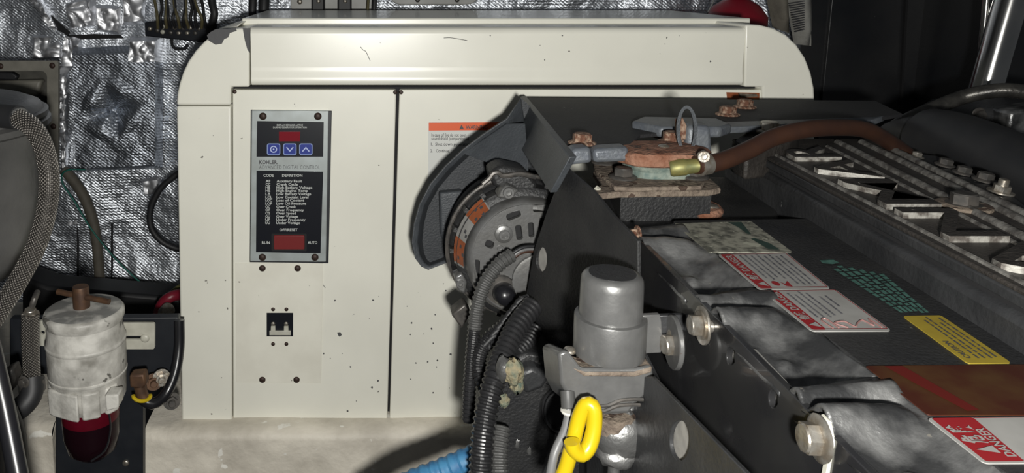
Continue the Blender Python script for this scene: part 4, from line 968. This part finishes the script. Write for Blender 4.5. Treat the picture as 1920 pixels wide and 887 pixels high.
for j in range(12):
    x0 = 296+j*8.2; x1 = 292+j*7.5+rr.uniform(-8, 8)
    m = ('olive_wire','rubber','olive_wire','rubber','rubber')[j % 5]
    o = hose('terminal_wire', [(x0, 52, 2.185),(x0-2+rr.uniform(-3,3), 34, 2.165),((x0+x1)/2+rr.uniform(-4,4), 14, 2.18),(x1,-20,2.2),(x1,-70,2.24)], .0045, m, f'{wl[j]} wire from the left rising out of the black terminal strip', 'wire', grp='wires above the terminal strip', segs=8)
hose('black_cable', [(402,-40,2.2),(397,0,2.19),(402,28,2.18),(392,60,2.2)], .011, 'rubber', 'thick black cable beside the terminal strip near rounded corner', 'cable')
# cables and plates above the lid
for x, r, m, lb in ((472,.011,'rubber','left one of two black cables rising behind the lid corner'),(493,.015,'rubber','wider right one of two black cables rising behind the lid corner'),(688,.004,'olive_wire','thin brown wire rising behind the lid'),(700,.007,'rubber','thin black wire right of the two plugs behind the lid')):
    hose('cable', [(x,60,2.16),(x+2,10,2.16),(x+6,-70,2.2)], r, m, lb, 'cable', grp='cables behind the lid')
tpn = thing('outlet_plate', 'white outlet plate on the wall above the enclosure', 'plate', PY(615,20,2.28))
MB().prism([PY(x, y, 2.26) for x, y in rrect(545,-80,706,18,4)], (0,.012,0)).build('plate', 'plate_white', tpn, bevel=.002)
for x in (562,): bolt(tpn, PY(x, 3, 2.26), (0,-1,0), .008, 'bolt_steel', 'dome', 'screw')
for x, wd, lb in ((596,12,'left black plug in the white outlet plate'),(646,13,'right black plug in the white outlet plate')):
    pg = thing('power_plug', lb, 'plug', PY(x, 24, 2.2))
    MB().prism([PY(xx, yy, 2.19) for xx, yy in rrect(x-wd,-60,x+wd,30,3)], (0,.06,0)).build('body', 'rubber', pg, bevel=.004)
    bolt(pg, PY(x+1, 2, 2.19), (0,-1,0), .006, 'bolt_steel', 'dome', 'screw')
ov = thing('oval_plate', 'pale rounded plate fixed to the foil wall above lid', 'plate', PY(810,10,2.29))
MB().prism([PY(x, y, 2.27) for x, y in rrect(728,-90,900,9,24,6)], (0,.014,0)).build('plate', 'plate_white', ov, bevel=.003)
for x in (783, 857): bolt(ov, PY(x, 0, 2.27), (0,-1,0), .007, 'bolt_dark', 'dome', 'screw')

# junction box with window
jb = thing('junction_box', 'grimy beige framed meter box on the wall at far left', 'box', PY(20,330,1.98))
JY = 1.95
plate_holes(rrect(-160,114,109,340,6), [rrect(-150,133,88,330,12)], lambda x, y: PY(x, y, JY), (0,.012,0), 'bezel', 'box_bezel', jb, bevel=.004)
MB().prism([PY(x, y, JY+.05) for x, y in ((-160,125),(95,125),(95,335),(-160,335))], (0,.01,0)).build('back_panel', 'box_inside', jb)
for q in (((88,130),(94,134),(94,330),(88,326)), ((-150,128),(92,128),(88,134),(-150,134))):
    MB().loft([PY(x, y, JY+.012) for x, y in q], [PY(x, y, JY+.055) for x, y in q]).build('inner_side', 'box_inside', jb)
MB().prism([PY(x, y, JY+.015) for x, y in ((-10,152),(78,150),(70,180),(-10,176))], (0,.035,0)).build('meter_body', 'box_bezel', jb, bevel=.008)
MB().prism([PY(x, y, JY+.01) for x, y in ((-12,169),(40,171),(40,200),(-12,200))], (0,.005,0)).build('meter_face', 'print_black', jb, bevel=.002)
MB().prism([PY(x, y, JY+.01) for x, y in ((-5,134),(22,136),(33,143),(28,151),(-5,150))], (0,.02,0)).build('switch', 'rubber', jb, bevel=.004)
MB().prism([PY(x, y, JY+.02) for x, y in ((72,182),(86,182),(86,196),(72,196))], (0,.02,0)).build('latch', 'gap', jb, bevel=.002)
for x, y in ((98,123),(1,124),(100,237)): bolt(jb, PY(x, y, JY), (0,-1,0), .0075, 'rust_screw', 'dome', 'screw')
# steel tank
tk = thing('steel_tank', 'dull grey steel tank with flanged lid at the left edge', 'tank', (PY(-170,640,1.28).x, 1.28, .35))
tc_ = PY(-170,300,1.28); k = 1.28/F
def tz(y): return PY(-170, y, 1.06).z-tc_.z
MB().lathe([(150*k,tz(640)),(215*k,tz(596)),(243*k,tz(560)),(247*k,tz(520)),(247*k,tz(300))], tc_, (0,0,1), 64).build('shell', 'tank_metal', tk, ang=60)
MB().lathe([(250*k,tz(303)),(258*k,tz(297)),(258*k,tz(284)),(250*k,tz(280)),(254*k,tz(276)),(254*k,tz(266)),(245*k,tz(262))], tc_, (0,0,1), 64).build('flange', 'tank_metal', tk)
MB().lathe([(247*k,tz(264)),(240*k,tz(252)),(215*k,tz(240)),(150*k,tz(228)),(60*k,tz(222))], tc_, (0,0,1), 64).build('lid', 'tank_metal', tk, ang=60)
MB().lathe([(120*k,0),(120*k,tz(640)+tc_.z-.0)], Vector((tc_.x,1.28,0)), (0,0,1), 40).build('pedestal', 'bilge', tk)
# braided hose
bd = thing('braided_hose', 'thick braided steel hose arching down past the tank', 'hose', PY(30,560,1.0))
MB().tube([PY(*p) for p in ((34,222,1.02),(58,236,1.01),(78,266,1.0),(90,310,.99),(92,355,.985),(84,410,.98),(66,466,.975),(38,520,.97),(6,572,.965),(-40,640,.96),(-110,740,.98),(-190,900,1.02),(-230,1250,1.06))], .0132, segs=24, step=.005, uvk=95).build('braid', 'braid', bd)
MB().lathe([(.0165,0),(.0165,.06),(.0145,.062)], PY(30,221,1.02)+Vector((.004,0,0)), (PY(-40,214,1.05)-PY(34,222,1.02)), 28).build('end_cuff', 'rubber', bd)
MB().lathe([(.0150,0),(.0152,.002),(.0150,.004)], PY(36,222,1.02), (PY(34,222,1.02)-PY(50,229,1.01)), 28).build('ferrule', 'silver', bd)
# small braided hose with fittings
bs = thing('braided_fuel_line', 'short vertical braided line with clamp beside the filter', 'hose', PY(60,780,1.15))
MB().tube([PY(*p) for p in ((57,588,1.15),(57,640,1.15),(59,690,1.15),(60,716,1.15))], .0135, segs=22, step=.006, uvk=95).build('braid', 'braid', bs)
MB().tube([PY(*p) for p in ((60,708,1.15),(60,735,1.14),(48,756,1.13),(18,778,1.12),(-30,800,1.11))], .0175, segs=20).build('elbow', 'rubber', bs)
MB().lathe([(.0195,-.010),(.0205,-.009),(.0205,.009),(.0195,.010)], PY(60,722,1.15), (0,0,1), 28).build('clamp_band', 'bolt_dark', bs)
bolt(bs, PY(45,716,1.12), (-.3,-1,0), .007, 'bolt_dark', 'hex', 'clamp_screw')
bolt(bs, PY(57,590,1.15), (.1,-.2,1), .0095, 'bolt_steel', 'hex', 'fitting')
MB().tube([PY(60,574,1.15), PY(64,562,1.15), PY(70,548,1.17)], .005, segs=10).build('pipe', 'bolt_dark', bs)
MB().prism([PY(x, y, 1.12) for x, y in ((0,702),(22,690),(28,712),(20,740),(0,735))], (0,.03,0)).build('bracket', 'bolt_dark', bs, bevel=.005)
tag(MB().tube([PY(-110,250,.92), PY(-20,640,.85), PY(8,760,.83), PY(36,900,.80), PY(48,960,.79), PY(110,1300,.74)], .0115, segs=20, step=.03).build('black_pipe', 'rubber_gloss'), 'smooth glossy black pipe in the bottom left corner', 'pipe')
hose('black_hose', [(10,770,1.0),(26,815,1.0),(32,870,1.0),(34,940,1.0)], .016, 'rubber', 'matte black hose behind the glossy pipe in the corner', 'hose')
hose('tan_hose', [(118,318,2.2),(134,334,2.2),(156,366,2.19),(173,410,2.18),(182,460,2.17),(188,540,2.16),(190,620,2.15),(190,900,2.15),(190,940,2.15)], .0155, 'tan_hose', 'dull tan hose hanging down in front of foil wall', 'hose')
hose('black_cable_loop', [(400,300,2.0),(345,320,2.0),(325,332,2.0),(300,355,2.0),(283,390,2.0),(283,425,2.0),(300,450,2.0),(325,464,2.0),(350,468,2.0),(400,470,2.0)], .0085, 'rubber', 'black cable looping out from behind the enclosure side', 'cable')
hose('green_string', [(160,318,2.15),(132,318,2.15),(117,326,2.15),(118,345,2.15),(140,378,2.14),(170,428,2.14),(210,478,2.13),(250,518,2.12),(290,552,2.1)], .0024, 'green_string', 'thin green string hanging diagonally across the foil', 'string', segs=8)
hose('yellow_wire', [(314,560,1.9),(325,545,1.9),(345,532,1.9),(400,500,1.9)], .005, 'brass', 'short yellow wire by the red hose next to enclosure', 'wire')
rh = thing('red_hose', 'red hose end with steel clamp behind the enclosure side', 'hose', PY(320,600,1.75))
MB().tube([PY(300,640,1.8), PY(296,600,1.76), PY(303,572,1.75), PY(322,556,1.75), PY(350,552,1.78), PY(400,552,1.8)], .013, segs=16).build('hose', 'red_hose', rh)
MB().lathe([(.016,-.012),(.0168,-.010),(.0168,.010),(.016,.012)], PY(312,584,1.70), (.5,-.3,.6), 24).build('clamp', 'bolt_steel', rh)
tag(MB().prism([PY(x, y, 2.0) for x, y in ((90,538),(340,560),(340,600),(40,600),(40,520))], (0,.1,0)).build('black_trough', 'bilge', bevel=.01), 'black trough along the bottom of the foil wall', 'trough')

# filter mounting board
mbd = thing('mounting_board', 'black mounting board behind the fuel filter', 'board', PY(190,880,1.42))
MB().prism([PY(x, y, 1.41) for x, y in ((18,598),(334,595),(336,700),(268,702),(268,1000),(104,1000),(104,702),(18,702))], (0,.02,0)).build('board', 'board_black', mbd, bevel=.002)
bolt(mbd, PY(236,868,1.41), (0,-1,0), .007, 'bolt_steel', 'dome', 'screw')
hose('black_hose', [(258,742,1.33),(285,757,1.33),(310,740,1.35),(328,700,1.37),(336,650,1.39),(336,600,1.4)], .0105, 'rubber_gloss', 'thin black hose curving from the filter fitting to the enclosure', 'hose')
for j, (x, y, m, lb) in enumerate(((303,708,'bolt_steel','small bright steel nut in clutter right of the filter'),(288,716,'bronze','small brown fitting in clutter right of the filter'),(322,752,'bolt_dark','dull nut low in clutter right of the filter'))):
    t = thing('pipe_nut', lb, 'nut', PY(x, y, 1.36)); bolt(t, PY(x, y, 1.36), (.3,-1,.2), .011, m, 'nut', 'nut')
# fuel filter
fy = 1.30; k = fy/F
ff = thing('fuel_filter', 'grimy white fuel filter with bronze tee handle and red bowl', 'fuel filter', PY(163,880,fy))
fc = PY(159, 600, fy)
def fz(y): return PY(160, y, fy-.07).z-fc.z
MB().lathe([(66*k,fz(611)),(74*k,fz(612)),(77*k,fz(616)),(77*k,fz(626)),(73*k,fz(634))], fc, (0,0,1), 56).build('lid', 'filter_white', ff, ang=50)
MB().lathe([(70*k,fz(611.5)),(72*k,fz(610.5)),(66*k,fz(609)),(0.01,fz(608))], fc, (0,0,1), 48).build('lid_top', 'filter_lid', ff)
MB().lathe([(72*k,fz(632)),(73*k,fz(655)),(76*k,fz(668)),(76*k,fz(728)),(74*k,fz(730)),(72*k,fz(778)),(66*k,fz(790))], fc, (0,0,1), 56).build('housing', 'filter_white', ff, ang=45)
MB().lathe([(76*k,fz(668)),(77.6*k,fz(670)),(77.6*k,fz(673)),(76*k,fz(676))], fc, (0,0,1), 56).build('seam_band', 'filter_white', ff)
for a, hw in ((206,.016),(247,.034),(292,.016),(326,.014)):
    t = math.radians(a); c = fc+Vector((math.cos(t)*69*k, math.sin(t)*69*k, fz(792))); d = Vector((-math.sin(t), math.cos(t), 0))*hw; o = Vector((math.cos(t), math.sin(t), 0))*(.0075-hw*.08)
    MB().prism([c-d*.9-o, c+d*.9-o, c+d+o*.55, c+d*.6+o, c-d*.6+o, c-d+o*.55], (0,0,fz(742)-fz(792))).build('lug', 'filter_white', ff, bevel=.003)
MB().lathe([(74*k,fz(728)),(76.5*k,fz(730)),(76.5*k,fz(733)),(74*k,fz(736))], fc, (0,0,1), 56).build('seam_band', 'filter_white', ff)
MB().prism([PY(x, y, fy-.075) for x, y in ((196,742),(222,740),(222,766),(198,772))], (0,.03,0)).build('port_boss', 'filter_white', ff, bevel=.003)
MB().lathe([(57*k,fz(784)),(57*k,fz(806)),(56*k,fz(822))], fc, (0,0,1), 48).build('bowl_collar', 'bowl_red', ff)
MB().lathe([(56*k,fz(822)),(55*k,fz(855)),(48*k,fz(882)),(28*k,fz(898)),(12*k,fz(904))], fc, (0,0,1), 48).build('bowl', 'bowl_dark', ff, ang=60)
MB().tube([fc+Vector((.052*math.cos(a), .052*math.sin(a), z)) for a, z in ((-.6,fz(785)),(-.55,fz(830)),(-.8,fz(865)),(-1.3,fz(878)))], .0020, segs=8).build('drain_tube', 'rubber_gloss', ff)
# tee handle
hp = fc+Vector((0,0,fz(609)))
MB().lathe([(.0145,0),(.0148,.006),(.0145,.038),(.0135,.042)], hp+Vector((-.004,0,-.002)), (0,0,1), 28).build('handle_hub', 'bronze', ff)
MB().tube([PY(108,547,fy+.01), PY(205,566,fy-.02)], .0052, segs=14, step=.03).build('handle_bar', 'bronze', ff)
# bracket wings and fitting
plate_holes([(70,602),(92,600),(92,650),(70,648)], [circ(80,624,4,4,10)], lambda x, y: PY(x, y, 1.37), (0,.006,0), 'bracket_wing', 'bracket_cream', ff, bevel=.001)
plate_holes(rrect(226,606,290,655,4), [rrect(232,630,270,636.5,3)], lambda x, y: PY(x, y, 1.37), (0,.006,0), 'bracket_wing', 'bracket_cream', ff, bevel=.001)
bolt(ff, PY(272,634,1.37), (0,-1,0), .0085, 'bracket_cream', 'dome', 'screw')
MB().prism([PY(x, y, fy-.01) for x, y in ((242,704),(270,702),(274,722),(268,730),(243,728))], (0,.025,0)).build('elbow_fitting', 'bronze', ff, bevel=.004)
MB().tube([PY(262,722,fy), PY(266,738,fy), PY(270,746,fy)], .011, segs=16, step=.01).build('elbow_tail', 'bronze', ff)
MB().tube([PY(266+16*math.cos(t), 742+10*math.sin(t), fy-.012) for t in [math.radians(a) for a in range(-10, 200, 15)]], .0035, segs=8).build('yellow_ring', 'yellow', ff)

for o in bpy.data.objects:                                  # fine flat print: too small to pick apart
    if o.name.split('.')[0] in ('lettering', 'text_lines', 'green_print', 'label_marks', 'print_lines'): o['kind'] = 'stuff'
